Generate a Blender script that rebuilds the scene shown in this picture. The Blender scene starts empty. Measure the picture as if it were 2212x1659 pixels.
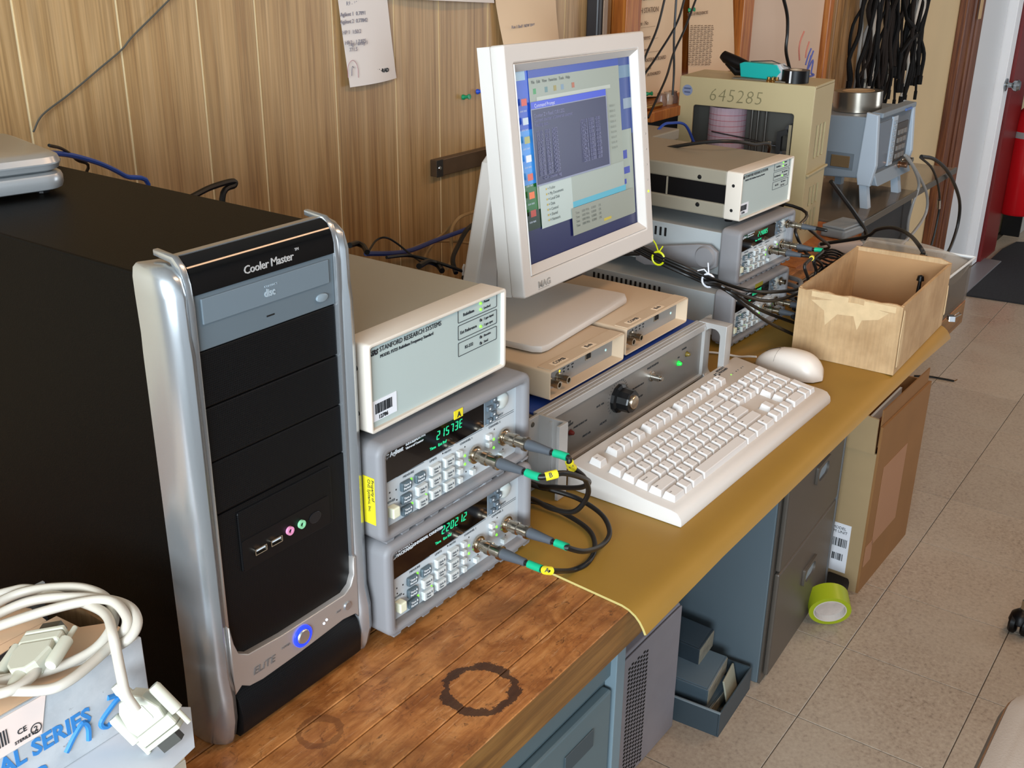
import bpy, bmesh, math, random
from mathutils import Vector, Matrix
random.seed(7)
R = math.radians
SC = bpy.context.scene
COL = SC.collection

# ------------------------------------------------------------------ camera
CAM = Vector((-0.6204, -0.4525, 0.6526))
F_PX = 2358.87
AZ, EL, ROLL = R(35.5451), R(-22.8678), R(0.6487)
FW = Vector((math.cos(EL)*math.cos(AZ), math.cos(EL)*math.sin(AZ), math.sin(EL)))
_r = FW.cross(Vector((0, 0, 1))).normalized()
_u = _r.cross(FW)
RT = _r*math.cos(ROLL) + _u*math.sin(ROLL)
UP = -_r*math.sin(ROLL) + _u*math.cos(ROLL)
cd = bpy.data.cameras.new('camera')
cam = bpy.data.objects.new('camera', cd)
COL.objects.link(cam)
cd.sensor_fit = 'HORIZONTAL'
cd.sensor_width = 36.0
cd.lens = 36.0*F_PX/2212.0
cd.clip_start = 0.02
cam.matrix_world = Matrix(((RT.x, UP.x, -FW.x, CAM.x), (RT.y, UP.y, -FW.y, CAM.y), (RT.z, UP.z, -FW.z, CAM.z), (0, 0, 0, 1)))
SC.camera = cam

# ------------------------------------------------------------------ light
SC.view_settings.view_transform = 'Standard'
SC.view_settings.look = 'None'
SC.view_settings.gamma = 1.0
SC.view_settings.use_curve_mapping = False
SC.view_settings.exposure = -0.62
w = bpy.data.worlds.new('world'); SC.world = w
w.use_nodes = True
wb = w.node_tree.nodes['Background']
wb.inputs[0].default_value = (0.75, 0.85, 1.0, 1)
wb.inputs[1].default_value = 0.35

def area(name, loc, rot, sx, sy, power, col):
    l = bpy.data.lights.new(name, 'AREA'); l.shape = 'RECTANGLE'
    l.size = sx; l.size_y = sy; l.energy = power; l.color = col
    o = bpy.data.objects.new(name, l); o.location = loc; o.rotation_euler = rot
    COL.objects.link(o)
    return o
# daylight through the window of the left wall, behind the camera
area('window_daylight', (-2.62, -1.15, 0.78), (0, R(-90), 0), 1.1, 1.9, 330, (0.80, 0.91, 1.0))
# added daylight for the far floor, through an invented window across the room
area('added_daylight_far', (5.2, -2.75, 0.45), (R(90), 0, 0), 2.6, 1.3, 75, (0.86, 0.93, 1.0))

# ------------------------------------------------------------------ helpers
def at(px, py, x=None, y=None, z=None):
    v = FW + RT*((px-1106)/F_PX) + UP*((829.5-py)/F_PX)
    if z is not None: t = (z-CAM.z)/v.z
    elif y is not None: t = (y-CAM.y)/v.y
    else: t = (x-CAM.x)/v.x
    return CAM + v*t

def lin(c):
    if isinstance(c, str):
        c = c.lstrip('#'); c = [int(c[i:i+2], 16)/255 for i in (0, 2, 4)]
    return tuple((v/12.92 if v <= .04045 else ((v+.055)/1.055)**2.4) for v in c) + (1,)

MATS = {}
def mat(name, c, rough=.5, metal=0., spec=.5, noise=0., nscale=20., bump=0., bscale=200., emit=0., coat=0., alpha=1., trans=0., stretch=None, ior=1.45):
    if name in MATS: return MATS[name]
    m = bpy.data.materials.new(name); m.use_nodes = True
    nt = m.node_tree; b = nt.nodes['Principled BSDF']
    b.inputs['Base Color'].default_value = lin(c)
    b.inputs['Roughness'].default_value = rough
    b.inputs['Metallic'].default_value = metal
    b.inputs['Specular IOR Level'].default_value = spec
    b.inputs['Coat Weight'].default_value = coat
    b.inputs['Alpha'].default_value = alpha
    b.inputs['IOR'].default_value = ior
    b.inputs['Transmission Weight'].default_value = trans
    if emit:
        b.inputs['Emission Color'].default_value = lin(c)
        b.inputs['Emission Strength'].default_value = emit
    if noise or bump:
        tc = nt.nodes.new('ShaderNodeTexCoord'); mp = nt.nodes.new('ShaderNodeMapping')
        nt.links.new(tc.outputs['Object'], mp.inputs[0])
        if stretch: mp.inputs['Scale'].default_value = stretch
    if noise:
        n = nt.nodes.new('ShaderNodeTexNoise'); n.inputs['Scale'].default_value = nscale; n.inputs['Detail'].default_value = 5
        nt.links.new(mp.outputs[0], n.inputs[0])
        rp = nt.nodes.new('ShaderNodeValToRGB')
        l = lin(c)
        rp.color_ramp.elements[0].position = .3; rp.color_ramp.elements[1].position = .7
        rp.color_ramp.elements[0].color = tuple(max(0, v*(1-noise)) for v in l[:3])+(1,)
        rp.color_ramp.elements[1].color = tuple(min(1, v*(1+noise)) for v in l[:3])+(1,)
        nt.links.new(n.outputs[0], rp.inputs[0]); nt.links.new(rp.outputs[0], b.inputs['Base Color'])
    if bump:
        n2 = nt.nodes.new('ShaderNodeTexNoise'); n2.inputs['Scale'].default_value = bscale; n2.inputs['Detail'].default_value = 3
        nt.links.new(mp.outputs[0], n2.inputs[0])
        bp = nt.nodes.new('ShaderNodeBump'); bp.inputs['Strength'].default_value = bump; bp.inputs['Distance'].default_value = .002
        nt.links.new(n2.outputs[0], bp.inputs['Height']); nt.links.new(bp.outputs[0], b.inputs['Normal'])
    MATS[name] = m
    return m

def tag(o, label=None, cat=None, group=None, kind=None):
    if label: o['label'] = label
    if cat: o['category'] = cat
    if group: o['group'] = group
    if kind: o['kind'] = kind
    return o

def thing(name, label, cat, loc=(0, 0, 0), rz=0., group=None, rot=None, scale=1.):
    o = bpy.data.objects.new(name, None); COL.objects.link(o)
    o.empty_display_size = .02
    o.location = loc; o.rotation_euler = rot if rot else (0, 0, rz)
    o.scale = (scale,)*3
    return tag(o, label, cat, group)

def obj(name, data, m=None, parent=None, loc=None, rot=None, smooth=False, label=None):
    if isinstance(data, bmesh.types.BMesh):
        me = bpy.data.meshes.new(name); data.to_mesh(me); data.free()
    else: me = data
    if m is not None and not me.materials: me.materials.append(m)
    if smooth:
        me.polygons.foreach_set('use_smooth', [True]*len(me.polygons))
        try: me.set_sharp_from_angle(angle=R(40))
        except Exception: pass
    o = bpy.data.objects.new(name, me); COL.objects.link(o)
    if parent: o.parent = parent
    if loc is not None: o.location = loc
    if rot is not None: o.rotation_euler = rot
    if label: o['label'] = label
    return o

def clone(src, loc=None, rot=None, parent=None):
    c = src.copy(); COL.objects.link(c)
    if parent is not None: c.parent = parent
    if loc is not None: c.location = loc
    if rot is not None: c.rotation_euler = rot
    return c

def copy_tree(src, parent=None):
    c = src.copy(); COL.objects.link(c); c.parent = parent
    for ch in list(src.children): copy_tree(ch, c)
    return c

def add_box(bm, x0, x1, y0, y1, z0, z1, bev=0., seg=2, mtx=None):
    vs = [bm.verts.new((x, y, z)) for x in (x0, x1) for y in (y0, y1) for z in (z0, z1)]
    fs = [(0, 1, 3, 2), (4, 6, 7, 5), (0, 4, 5, 1), (2, 3, 7, 6), (0, 2, 6, 4), (1, 5, 7, 3)]
    faces = [bm.faces.new([vs[i] for i in f]) for f in fs]
    new = vs
    if bev:
        es = list({e for f in faces for e in f.edges})
        r = bmesh.ops.bevel(bm, geom=es, offset=bev, segments=seg, profile=.5, affect='EDGES')
        new = list({v for f in r['faces'] for v in f.verts})
    if mtx is not None: bmesh.ops.transform(bm, matrix=mtx, verts=new)
    return new

def box(x0, x1, y0, y1, z0, z1, bev=0., seg=2):
    bm = bmesh.new(); add_box(bm, x0, x1, y0, y1, z0, z1, bev, seg); return bm

def add_tube(bm, pts, r, seg=8, cap=True):
    pts = [Vector(p) for p in pts]; n = len(pts)
    rs = r if isinstance(r, (list, tuple)) else [r]*n
    t0 = (pts[1]-pts[0]).normalized()
    a = Vector((0, 0, 1)) if abs(t0.z) < .9 else Vector((1, 0, 0))
    nrm = (a - t0*a.dot(t0)).normalized()
    rings = []
    for i, p in enumerate(pts):
        t = (pts[min(i+1, n-1)]-pts[max(i-1, 0)])
        t = t.normalized() if t.length > 1e-9 else t0
        nrm = (nrm - t*nrm.dot(t))
        nrm = nrm.normalized() if nrm.length > 1e-9 else t.orthogonal().normalized()
        b = t.cross(nrm)
        rings.append([bm.verts.new(p + (nrm*math.cos(2*math.pi*k/seg) + b*math.sin(2*math.pi*k/seg))*rs[i]) for k in range(seg)])
    for i in range(n-1):
        for k in range(seg):
            bm.faces.new((rings[i][k], rings[i][(k+1) % seg], rings[i+1][(k+1) % seg], rings[i+1][k]))
    if cap:
        bm.faces.new(list(reversed(rings[0]))); bm.faces.new(rings[-1])
    return rings

def spline(pts, n=10):
    P = [Vector(p) for p in pts]
    P = [P[0]*2-P[1]] + P + [P[-1]*2-P[-2]]
    out = []
    for i in range(1, len(P)-2):
        for k in range(n):
            t = k/n; a, b, c, d = P[i-1], P[i], P[i+1], P[i+2]
            out.append(.5*((2*b) + (-a+c)*t + (2*a-5*b+4*c-d)*t*t + (-a+3*b-3*c+d)*t**3))
    out.append(P[-2]); return out

def tube(pts, r, seg=8, sm=0):
    bm = bmesh.new(); add_tube(bm, spline(pts, sm) if sm else pts, r, seg); return bm

def add_lathe(bm, prof, seg=24, mtx=None):
    rings = []; new = []
    for (r, z) in prof:
        if r < 1e-7:
            v = bm.verts.new((0, 0, z)); rings.append([v]); new.append(v)
        else:
            q = [bm.verts.new((r*math.cos(2*math.pi*k/seg), r*math.sin(2*math.pi*k/seg), z)) for k in range(seg)]
            rings.append(q); new += q
    for a, b in zip(rings, rings[1:]):
        for k in range(seg):
            k2 = (k+1) % seg
            if len(a) == 1 and len(b) == 1: continue
            if len(a) == 1: bm.faces.new((a[0], b[k2], b[k]))
            elif len(b) == 1: bm.faces.new((a[k], a[k2], b[0]))
            else: bm.faces.new((a[k], a[k2], b[k2], b[k]))
    bmesh.ops.recalc_face_normals(bm, faces=bm.faces)
    if mtx is not None: bmesh.ops.transform(bm, matrix=mtx, verts=new)

def lathe(prof, seg=24, mtx=None):
    bm = bmesh.new(); add_lathe(bm, prof, seg, mtx); return bm

FRONT = Matrix.Rotation(R(90), 4, 'X')          # local z -> -y : things that stick out of a front panel

def add_prism(bm, poly, a0, a1, axis='z', bev=0.):
    """extrude a 2-D polygon; axis z: (x,y) poly, y: (x,z) poly, x: (y,z) poly"""
    def P(p, a): return {'z': (p[0], p[1], a), 'y': (p[0], a, p[1]), 'x': (a, p[0], p[1])}[axis]
    A = [bm.verts.new(P(p, a0)) for p in poly]; B = [bm.verts.new(P(p, a1)) for p in poly]
    n = len(poly)
    fs = [bm.faces.new(A), bm.faces.new(list(reversed(B)))]
    for i in range(n): fs.append(bm.faces.new((A[i], B[i], B[(i+1) % n], A[(i+1) % n])))
    bmesh.ops.recalc_face_normals(bm, faces=fs)
    if bev: 
        es = [e for e in fs[0].edges]+[e for e in fs[1].edges]
        bmesh.ops.bevel(bm, geom=es, offset=bev, segments=2, profile=.5, affect='EDGES')

def prism(poly, a0, a1, axis='z', bev=0.):
    bm = bmesh.new(); add_prism(bm, poly, a0, a1, axis, bev); return bm

def rrect(x0, x1, y0, y1, r, n=5):
    if not isinstance(r, (tuple, list)): r = (r,)*4
    out = []
    for (cx, cy, a0, rr) in ((x1-r[0], y0+r[0], -90, r[0]), (x1-r[1], y1-r[1], 0, r[1]), (x0+r[2], y1-r[2], 90, r[2]), (x0+r[3], y0+r[3], 180, r[3])):
        for k in range(n+1):
            a = R(a0+90*k/n); out.append((cx+rr*math.cos(a), cy+rr*math.sin(a)))
    return out

def curve_mesh(name, splines, extrude, bevel=0., axis='y', bres=2):
    """flat plate (outer outline first, then holes), extruded; axis y: plate stands in x-z facing -y"""
    cu = bpy.data.curves.new(name, 'CURVE'); cu.dimensions = '2D'; cu.fill_mode = 'BOTH'
    cu.extrude = max(0, extrude/2-bevel); cu.bevel_depth = bevel; cu.bevel_resolution = bres
    if bevel: cu.offset = -bevel
    for pts in splines:
        s = cu.splines.new('POLY'); s.points.add(len(pts)-1)
        for p, q in zip(s.points, pts): p.co = (q[0], q[1], 0, 1)
        s.use_cyclic_u = True
    o = bpy.data.objects.new(name, cu)
    me = bpy.data.meshes.new_from_object(o)
    bpy.data.objects.remove(o); bpy.data.curves.remove(cu)
    if axis == 'y': me.transform(Matrix.Rotation(R(90), 4, 'X'))
    elif axis == 'x': me.transform(Matrix.Rotation(R(90), 4, 'Z') @ Matrix.Rotation(R(90), 4, 'X'))
    me.materials.clear()
    return me

def text(name, s, size, m, parent, loc, rot=(R(90), 0, 0), ax='LEFT', ext=.0002, sx=1., shear=0., bold=0., label=None, sp=1., ay='BOTTOM_BASELINE'):
    cu = bpy.data.curves.new(name, 'FONT'); cu.body = s; cu.size = size; cu.extrude = ext
    cu.align_x = ax; cu.resolution_u = 2; cu.shear = shear; cu.offset = bold; cu.space_character = sp
    o = bpy.data.objects.new(name, cu)
    me = bpy.data.meshes.new_from_object(o)
    bpy.data.objects.remove(o); bpy.data.curves.remove(cu)
    if sx != 1: me.transform(Matrix.Diagonal((sx, 1, 1, 1)))
    me.materials.clear()
    return obj(name, me, m, parent, loc, rot, label=label)

def sub_surf(o, lv=2):
    md = o.modifiers.new('smooth', 'SUBSURF'); md.levels = lv; md.render_levels = lv
    return o
# ------------------------------------------------------------------ node helpers for the big surfaces
def nodes(name):
    m = bpy.data.materials.new(name); m.use_nodes = True
    MATS[name] = m
    return m, m.node_tree, m.node_tree.nodes['Principled BSDF']
def nn(nt, t, **k):
    n = nt.nodes.new(t)
    for a, v in k.items():
        if a.startswith('i_'): n.inputs[int(a[2:]) if a[2:].isdigit() else a[2:].replace('_', ' ')].default_value = v
        else: setattr(n, a, v)
    return n
def ramp(nt, src, stops):
    r = nt.nodes.new('ShaderNodeValToRGB'); e = r.color_ramp.elements
    while len(e) < len(stops): e.new(.5)
    for k, (p, c) in enumerate(stops):
        e[k].position = p; e[k].color = lin(c) if not isinstance(c, float) else (c, c, c, 1)
    nt.links.new(src, r.inputs[0]); return r.outputs[0]
def mix(nt, f, a, b, mode='MIX'):
    n = nt.nodes.new('ShaderNodeMix'); n.data_type = 'RGBA'; n.blend_type = mode
    for s, i in ((f, 0), (a, 6), (b, 7)):
        if hasattr(s, 'links'): nt.links.new(s, n.inputs[i])
        else: n.inputs[i].default_value = s
    return n.outputs[2]
def math_(nt, op, a, b=None, clamp=False):
    n = nt.nodes.new('ShaderNodeMath'); n.operation = op; n.use_clamp = clamp
    for s, i in ((a, 0), (b, 1)):
        if s is None: continue
        if hasattr(s, 'links'): nt.links.new(s, n.inputs[i])
        else: n.inputs[i].default_value = s
    return n.outputs[0]
def pos(nt, scale=(1, 1, 1), kind='Position'):
    g = nt.nodes.new('ShaderNodeNewGeometry') if kind == 'Position' else nt.nodes.new('ShaderNodeTexCoord')
    mp = nt.nodes.new('ShaderNodeMapping'); mp.inputs['Scale'].default_value = scale
    nt.links.new(g.outputs[kind], mp.inputs[0]); return mp.outputs[0]
def noise(nt, vec, sc, det=4, rough=.55, dist=0.):
    n = nt.nodes.new('ShaderNodeTexNoise'); nt.links.new(vec, n.inputs['Vector'])
    n.inputs['Scale'].default_value = sc; n.inputs['Detail'].default_value = det; n.inputs['Roughness'].default_value = rough
    n.inputs['Distortion'].default_value = dist; return n.outputs[0]
def bump(nt, b, h, s=.3, d=.001):
    n = nt.nodes.new('ShaderNodeBump'); n.inputs['Strength'].default_value = s; n.inputs['Distance'].default_value = d
    nt.links.new(h, n.inputs['Height']); nt.links.new(n.outputs[0], b.inputs['Normal'])

# wood-print wall panelling
def wood_mat(name, dark, mid, light, grain=(30, 30, 1.2), rough=.42, scale=1.6):
    m, nt, b = nodes(name)
    oi = nt.nodes.new('ShaderNodeObjectInfo')
    p = pos(nt, (1, 1, 1))
    add = nt.nodes.new('ShaderNodeVectorMath'); add.operation = 'MULTIPLY_ADD'
    nt.links.new(oi.outputs['Random'], add.inputs[0]); add.inputs[1].default_value = (3, 0, 17)
    nt.links.new(p, add.inputs[2])
    mp = nt.nodes.new('ShaderNodeMapping'); mp.inputs['Scale'].default_value = grain
    nt.links.new(add.outputs[0], mp.inputs[0])
    f = noise(nt, mp.outputs[0], scale, 6, .6, .6)
    mp2 = nt.nodes.new('ShaderNodeMapping'); mp2.inputs['Scale'].default_value = tuple(g*4 if g > 3 else g for g in grain)
    nt.links.new(add.outputs[0], mp2.inputs[0])
    f2 = noise(nt, mp2.outputs[0], scale*2, 4, .6)
    c = ramp(nt, f, [(.30, dark), (.48, mid), (.62, light), (.8, mid)])
    c2 = ramp(nt, f2, [(.35, .72), (.6, 1.)])
    nt.links.new(mix(nt, 1., c, c2, 'MULTIPLY'), b.inputs['Base Color'])
    b.inputs['Roughness'].default_value = rough
    return m
PANEL = wood_mat('wall_panel_wood', '#946f45', '#ad8a5c', '#bb996c', rough=.38)
ORANGE = wood_mat('orange_wood', '#8a4a17', '#a95f22', '#c07a35', (40, 40, 2.5), .4)
POST = wood_mat('weathered_wood', '#77542c', '#9c7343', '#b98d57', (60, 60, 1.5), .5)
CREAM = mat('cream_wall', '#c9b48c', .6, noise=.05, nscale=3)
GROOVE = mat('groove_cream', '#dcc9a0', .6)

ZF = -0.943; W = 0.83; ZC = 1.55
def struct(name, bm, m, parent=None, **k):
    o = obj(name, bm, m, parent, **k)
    if not parent: o['kind'] = 'structure'
    return o

# floor ----------------------------------------------------------------
m, nt, b = nodes('floor_tile')
p = pos(nt)
oi = nt.nodes.new('ShaderNodeObjectInfo')
f = noise(nt, p, 110, 4, .75); g = noise(nt, p, 3.0, 4, .6)
c = ramp(nt, f, [(.30, '#7d7062'), (.44, '#a39381'), (.58, '#ae9f8d'), (.72, '#bdb09e')])
c = mix(nt, ramp(nt, g, [(.35, 0.), (.7, .55)]), c, lin('#b8ae9e'))
c = mix(nt, 1., c, ramp(nt, oi.outputs['Random'], [(0., .88), (1., 1.)]), 'MULTIPLY')
nt.links.new(c, b.inputs['Base Color'])
nt.links.new(ramp(nt, g, [(.3, .26), (.7, .42)]), b.inputs['Roughness'])
b.inputs['Specular IOR Level'].default_value = .5
TILE = m
fl = struct('floor', box(-2.7, 7.4, -2.9, W+.1, ZF-.08, ZF-.004), mat('floor_joint', '#4c443b', .7))
GY = R(.51); P0 = .3048
tile0 = None
for i in range(-6, 19):
    for j in range(-5, 3):
        cx, cy = (i+.5)*P0, (j+.5)*P0
        if 1.6193+cx > 7.2: continue
        x = 1.6193 + cx*math.cos(GY) - cy*math.sin(GY); y = .1544 + cx*math.sin(GY) + cy*math.cos(GY)
        if y > W-.16: continue
        if tile0 is None:
            tile0 = obj('tile', box(-.1514, .1514, -.1514, .1514, ZF-.005, ZF, .0008, 1), TILE, fl, (x, y, 0), (0, 0, GY))
        else: clone(tile0, (x, y, 0), (0, 0, GY), fl)

# walls ----------------------------------------------------------------
wbk = struct('wall_back', box(-2.7, 7.5, W+.005, W+.12, ZF, ZC), CREAM)
gr = [-.5, -.38, -.26, -.1, .02, .14, .283, .411, .515, .672, .816, .933, 1.076, 1.20, 1.337, 1.52]
obj('groove_backing', box(-.55, 1.52, W-.0044, W+.005, -.30, 1.2), GROOVE, wbk)
for a, c_ in zip(gr, gr[1:]):
    obj('panel', box(a+.0020, c_-.0020, W-.0055, W-.0044, -.30, 1.2), PANEL, wbk)
# the bay of pinned notices, whiteboard frame and posts
obj('plywood_panel', box(1.525, 2.12, W-.004, W+.005, -.3, 1.2), ORANGE, wbk)
obj('post', box(1.522, 1.585, W-.043, W-.004, -.3, 1.2, .002), ORANGE, wbk)
obj('post', box(2.118, 2.178, W-.043, W+.005, -.3, 1.2, .002), ORANGE, wbk)
obj('post', box(2.78, 3.02, W-.044, W+.005, -.3, 1.2, .002), POST, wbk)
obj('post', box(2.745, 2.779, W-.036, W+.005, -.3, 1.2, .002), ORANGE, wbk)

PLAIN = mat('plain_wall', '#94969a', .7)
wl = struct('wall_left', box(-2.8, -2.7, -2.9, W+.1, ZF, .15), PLAIN)
obj('upper_wall', box(-2.8, -2.7, -2.9, W+.1, 1.4, ZC), PLAIN, wl)
obj('side_wall', box(-2.8, -2.7, -2.9, -2.2, .15, 1.4), PLAIN, wl)
obj('side_wall', box(-2.8, -2.7, -.1, W+.1, .15, 1.4), PLAIN, wl)
wf = struct('wall_front', box(-2.8, 7.5, -3.0, -2.9, ZF, -.3), PLAIN)
obj('upper_wall', box(-2.8, 7.5, -3.0, -2.9, 1.2, ZC), PLAIN, wf)
obj('side_wall', box(-2.8, 3.8, -3.0, -2.9, -.3, 1.2), PLAIN, wf)
obj('side_wall', box(6.6, 7.5, -3.0, -2.9, -.3, 1.2), PLAIN, wf)
struct('wall_right', box(7.4, 7.5, -2.9, W+.1, ZF, ZC), PLAIN)
struct('ceiling', box(-2.8, 7.5, -3.0, W+.12, ZC, ZC+.1), mat('ceiling_white', '#a8a8a6', .8))
wn = struct('window_1', curve_mesh('frame', [rrect(-2.2, -.1, .15, 1.4, .001, 1), rrect(-2.14, -1.2, .21, 1.34, .001, 1), rrect(-1.1, -.16, .21, 1.34, .001, 1)], .06, 0, 'x'), mat('window_frame_white', '#e4e2dc', .4))
wn.location = (-2.75, 0, 0)
wn2 = struct('added_window_2', curve_mesh('frame', [rrect(3.8, 6.6, -.3, 1.2, .001, 1), rrect(3.87, 5.15, -.23, 1.13, .001, 1), rrect(5.25, 6.53, -.23, 1.13, .001, 1)], .06, 0, 'y'), MATS['window_frame_white'])  # invented window, out of view, framing the added far daylight
wn2.location = (0, -2.95, 0)

# ceiling lamps (warm), out of the picture above the bench
for k, (x, y, pw) in enumerate(((.9, -.75, 19), (3.3, -.75, 26))):
    t = thing('ceiling_lamp', 'warm ceiling lamp above the bench' if k == 0 else 'warm ceiling lamp towards the white door', 'lamp', (x, y, ZC))
    obj('housing', box(-.62, .62, -.15, .15, -.05, 0, .004), mat('lamp_housing', '#d9d5cc', .5), t)
    dm = mat('lamp_diffuser', '#ffe2c0', .5, emit=2.0)
    obj('diffuser', box(-.58, .58, -.12, .12, -.058, -.0505, .002), dm, t)
    a = area('lamp_light', (x, y, ZC-.065), (0, 0, 0), 1.16, .24, pw, (1., .62, .37)); 

# ------------------------------------------------------------------ workbench
m, nt, b = nodes('bench_wood')
p = pos(nt); oi = nt.nodes.new('ShaderNodeObjectInfo')
ps = pos(nt, (6, 45, 45))
f = noise(nt, ps, 1.5, 7, .7, .8)
c = ramp(nt, f, [(.25, '#6b3c18'), (.42, '#9c5f2d'), (.55, '#b3763f'), (.75, '#c68f58')])
g = noise(nt, p, 22, 6, .65, .6)
c = mix(nt, ramp(nt, g, [(.44, 0.), (.64, .85)]), c, lin('#7a4318'))
h = noise(nt, pos(nt, (1, 1.8, 1)), 60, 5, .75, 1.2)
c = mix(nt, ramp(nt, h, [(.56, 0.), (.70, .85)]), c, lin('#43230f'))
s = noise(nt, pos(nt, (14, 160, 100)), 2.2, 4, .7)
c = mix(nt, ramp(nt, s, [(.60, 0.), (.70, .42)]), c, lin('#d9ab7c'))
vv = noise(nt, pos(nt, (160, 20, 100)), 1.7, 4, .7)
c = mix(nt, ramp(nt, vv, [(.66, 0.), (.74, .3)]), c, lin('#dcb48a'))
wv_ = noise(nt, p, 7, 3, .5)
c = mix(nt, ramp(nt, wv_, [(.45, 0.), (.7, .45)]), c, lin('#6e4a26'))
def ring(cx, cy, rad, th, col, strength, wob):
    global c
    sp = nt.nodes.new('ShaderNodeVectorMath'); sp.operation = 'DISTANCE'
    flat = nt.nodes.new('ShaderNodeMapping'); flat.inputs['Scale'].default_value = (1, 1, 0)
    gg = nt.nodes.new('ShaderNodeNewGeometry'); nt.links.new(gg.outputs['Position'], flat.inputs[0])
    nt.links.new(flat.outputs[0], sp.inputs[0]); sp.inputs[1].default_value = (cx, cy, 0)
    wv = noise(nt, pos(nt), 70, 7, .8)
    d_ = math_(nt, 'ADD', sp.outputs['Value'], math_(nt, 'MULTIPLY', math_(nt, 'SUBTRACT', wv, .5), wob))
    e = math_(nt, 'ABSOLUTE', math_(nt, 'SUBTRACT', d_, rad))
    lf = noise(nt, pos(nt), 25, 2)
    th_ = math_(nt, 'MULTIPLY', ramp(nt, lf, [(.32, .18), (.68, 1.)]), th*1.7)
    k = math_(nt, 'MULTIPLY', math_(nt, 'LESS_THAN', e, th_), strength)
    c = mix(nt, k, c, lin(col))
ring(.035, .048, .0325, .0052, '#2e1a12', .88, .022)
q = at(690, 1575, z=0); ring(q.x, q.y, .018, .0035, '#5a3316', .55, .012)
c = mix(nt, 1., c, ramp(nt, oi.outputs['Random'], [(0., .86), (1., 1.)]), 'MULTIPLY')
nt.links.new(c, b.inputs['Base Color'])
b.inputs['Roughness'].default_value = .42
bump(nt, b, math_(nt, 'ADD', h, s), .25, .0006)
BWOOD = m
SIDEW = wood_mat('bench_edge_wood', '#5b3a17', '#7a5223', '#8c6330', (3, 30, 30), .45)
ZB = -.003
bench = thing('workbench', 'worn maple workbench with laminated strip top and dark ring stain', 'workbench', (0, 0, 0))
ys = [0.0, .0456, .0937]
while ys[-1] < .73: ys.append(ys[-1]+.0475)
ys.append(.780)
for k, (a, c_) in enumerate(zip(ys, ys[1:])):
    o = obj('plank', box(-1.0, 1.505, a+.0006, c_-.0006, ZB-.045, ZB, .0008, 1), BWOOD, bench)
    if k == 0:
        o.data.materials.append(SIDEW)
        for pl in o.data.polygons:
            if pl.normal.y < -.9: pl.material_index = 1
for x in (-.9, 1.42):
    obj('leg', box(x-.03, x+.03, .738, .776, ZF+.045, ZB-.045, .002), mat('bench_leg_steel', '#59626a', .5, .3), bench)
    obj('foot', box(x-.05, x+.05, .730, .778, ZF, ZF+.045, .003), MATS['bench_leg_steel'], bench)

tb = thing('side_table', 'orange wooden side table carrying the tan recorder', 'table', (1.51, .345, 0))
for k in range(4): obj('plank', box(.0, .405, k*.1085+.0006, (k+1)*.1085-.0006, ZB-.040, ZB, .0008, 1), ORANGE, tb)
for x in (.03, .375):
    for y in (.035, .40): obj('leg', box(x-.02, x+.02, y-.02, y+.02, ZF, ZB-.0405), ORANGE, tb)

# yellow-brown rubber mat ----------------------------------------------
bm = bmesh.new()
xs = [.222, .235] + [.26+.0355*k for k in range(31)]
xs[-1] = 1.326
prof = [(-.024, -.0150), (-.021, -.0105), (-.016, -.006), (-.009, -.0025), (0., -.0004), (.01, 0.), (.1, 0.), (.2, 0.), (.3, 0.), (.4, 0.), (.5, 0.)]
def lip(x, k):
    y, z = prof[k]
    if x < .4:
        s = (.4-x)/.18; z = z*(1+.35*s); 
    if x > 1.15:
        s = (x-1.15)/.18; z = z*(1+.5*s)
    xx = x
    if x < .24: xx = x + .013*min(1, max(0, (y+.02)/.06))
    return xx, y, z
g0 = [[bm.verts.new(lip(x, k)) for k in range(len(prof))] for x in xs]
for a, c_ in zip(g0, g0[1:]):
    for k in range(len(prof)-1): bm.faces.new((a[k], c_[k], c_[k+1], a[k+1]))
bmesh.ops.recalc_face_normals(bm, faces=bm.faces)
geo = bmesh.ops.solidify(bm, geom=list(bm.faces), thickness=.0028)
MATM = mat('yellow_brown_rubber', '#93702b', .52, noise=.06, nscale=8, spec=.4)
mt = obj('bench_mat', bm, MATM, smooth=True)
mt.data.materials.append(mat('rubber_cut_edge', '#b5a565', .7))
for pl in mt.data.polygons:
    if abs(pl.normal.x) > .8: pl.material_index = 1
zmax = max(v.co.z for v in mt.data.vertices)
for v in mt.data.vertices: v.co.z -= zmax
tag(mt, 'mustard yellow rubber mat drooping over the bench edge', 'mat')
# thumbtack-like steel clip on the far corner of the mat
q = at(2056, 693, z=.0)
t = thing('bulldog_clip', 'small shiny metal clip on the far corner of the mustard mat', 'clip', (q.x, max(q.y, -.012), .0005), R(30))
CHROME = mat('chrome', '#d6d6d6', .16, 1.)
obj('body', prism([(-.008, 0), (.008, 0), (.006, .009), (-.006, .009)], -.006, .006, 'y', .001), CHROME, t)
obj('lever', tube([(-.004, -.006, .008), (-.006, -.014, .014), (.006, -.014, .014), (.004, -.006, .008)], .0009, 6), CHROME, t)
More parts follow.
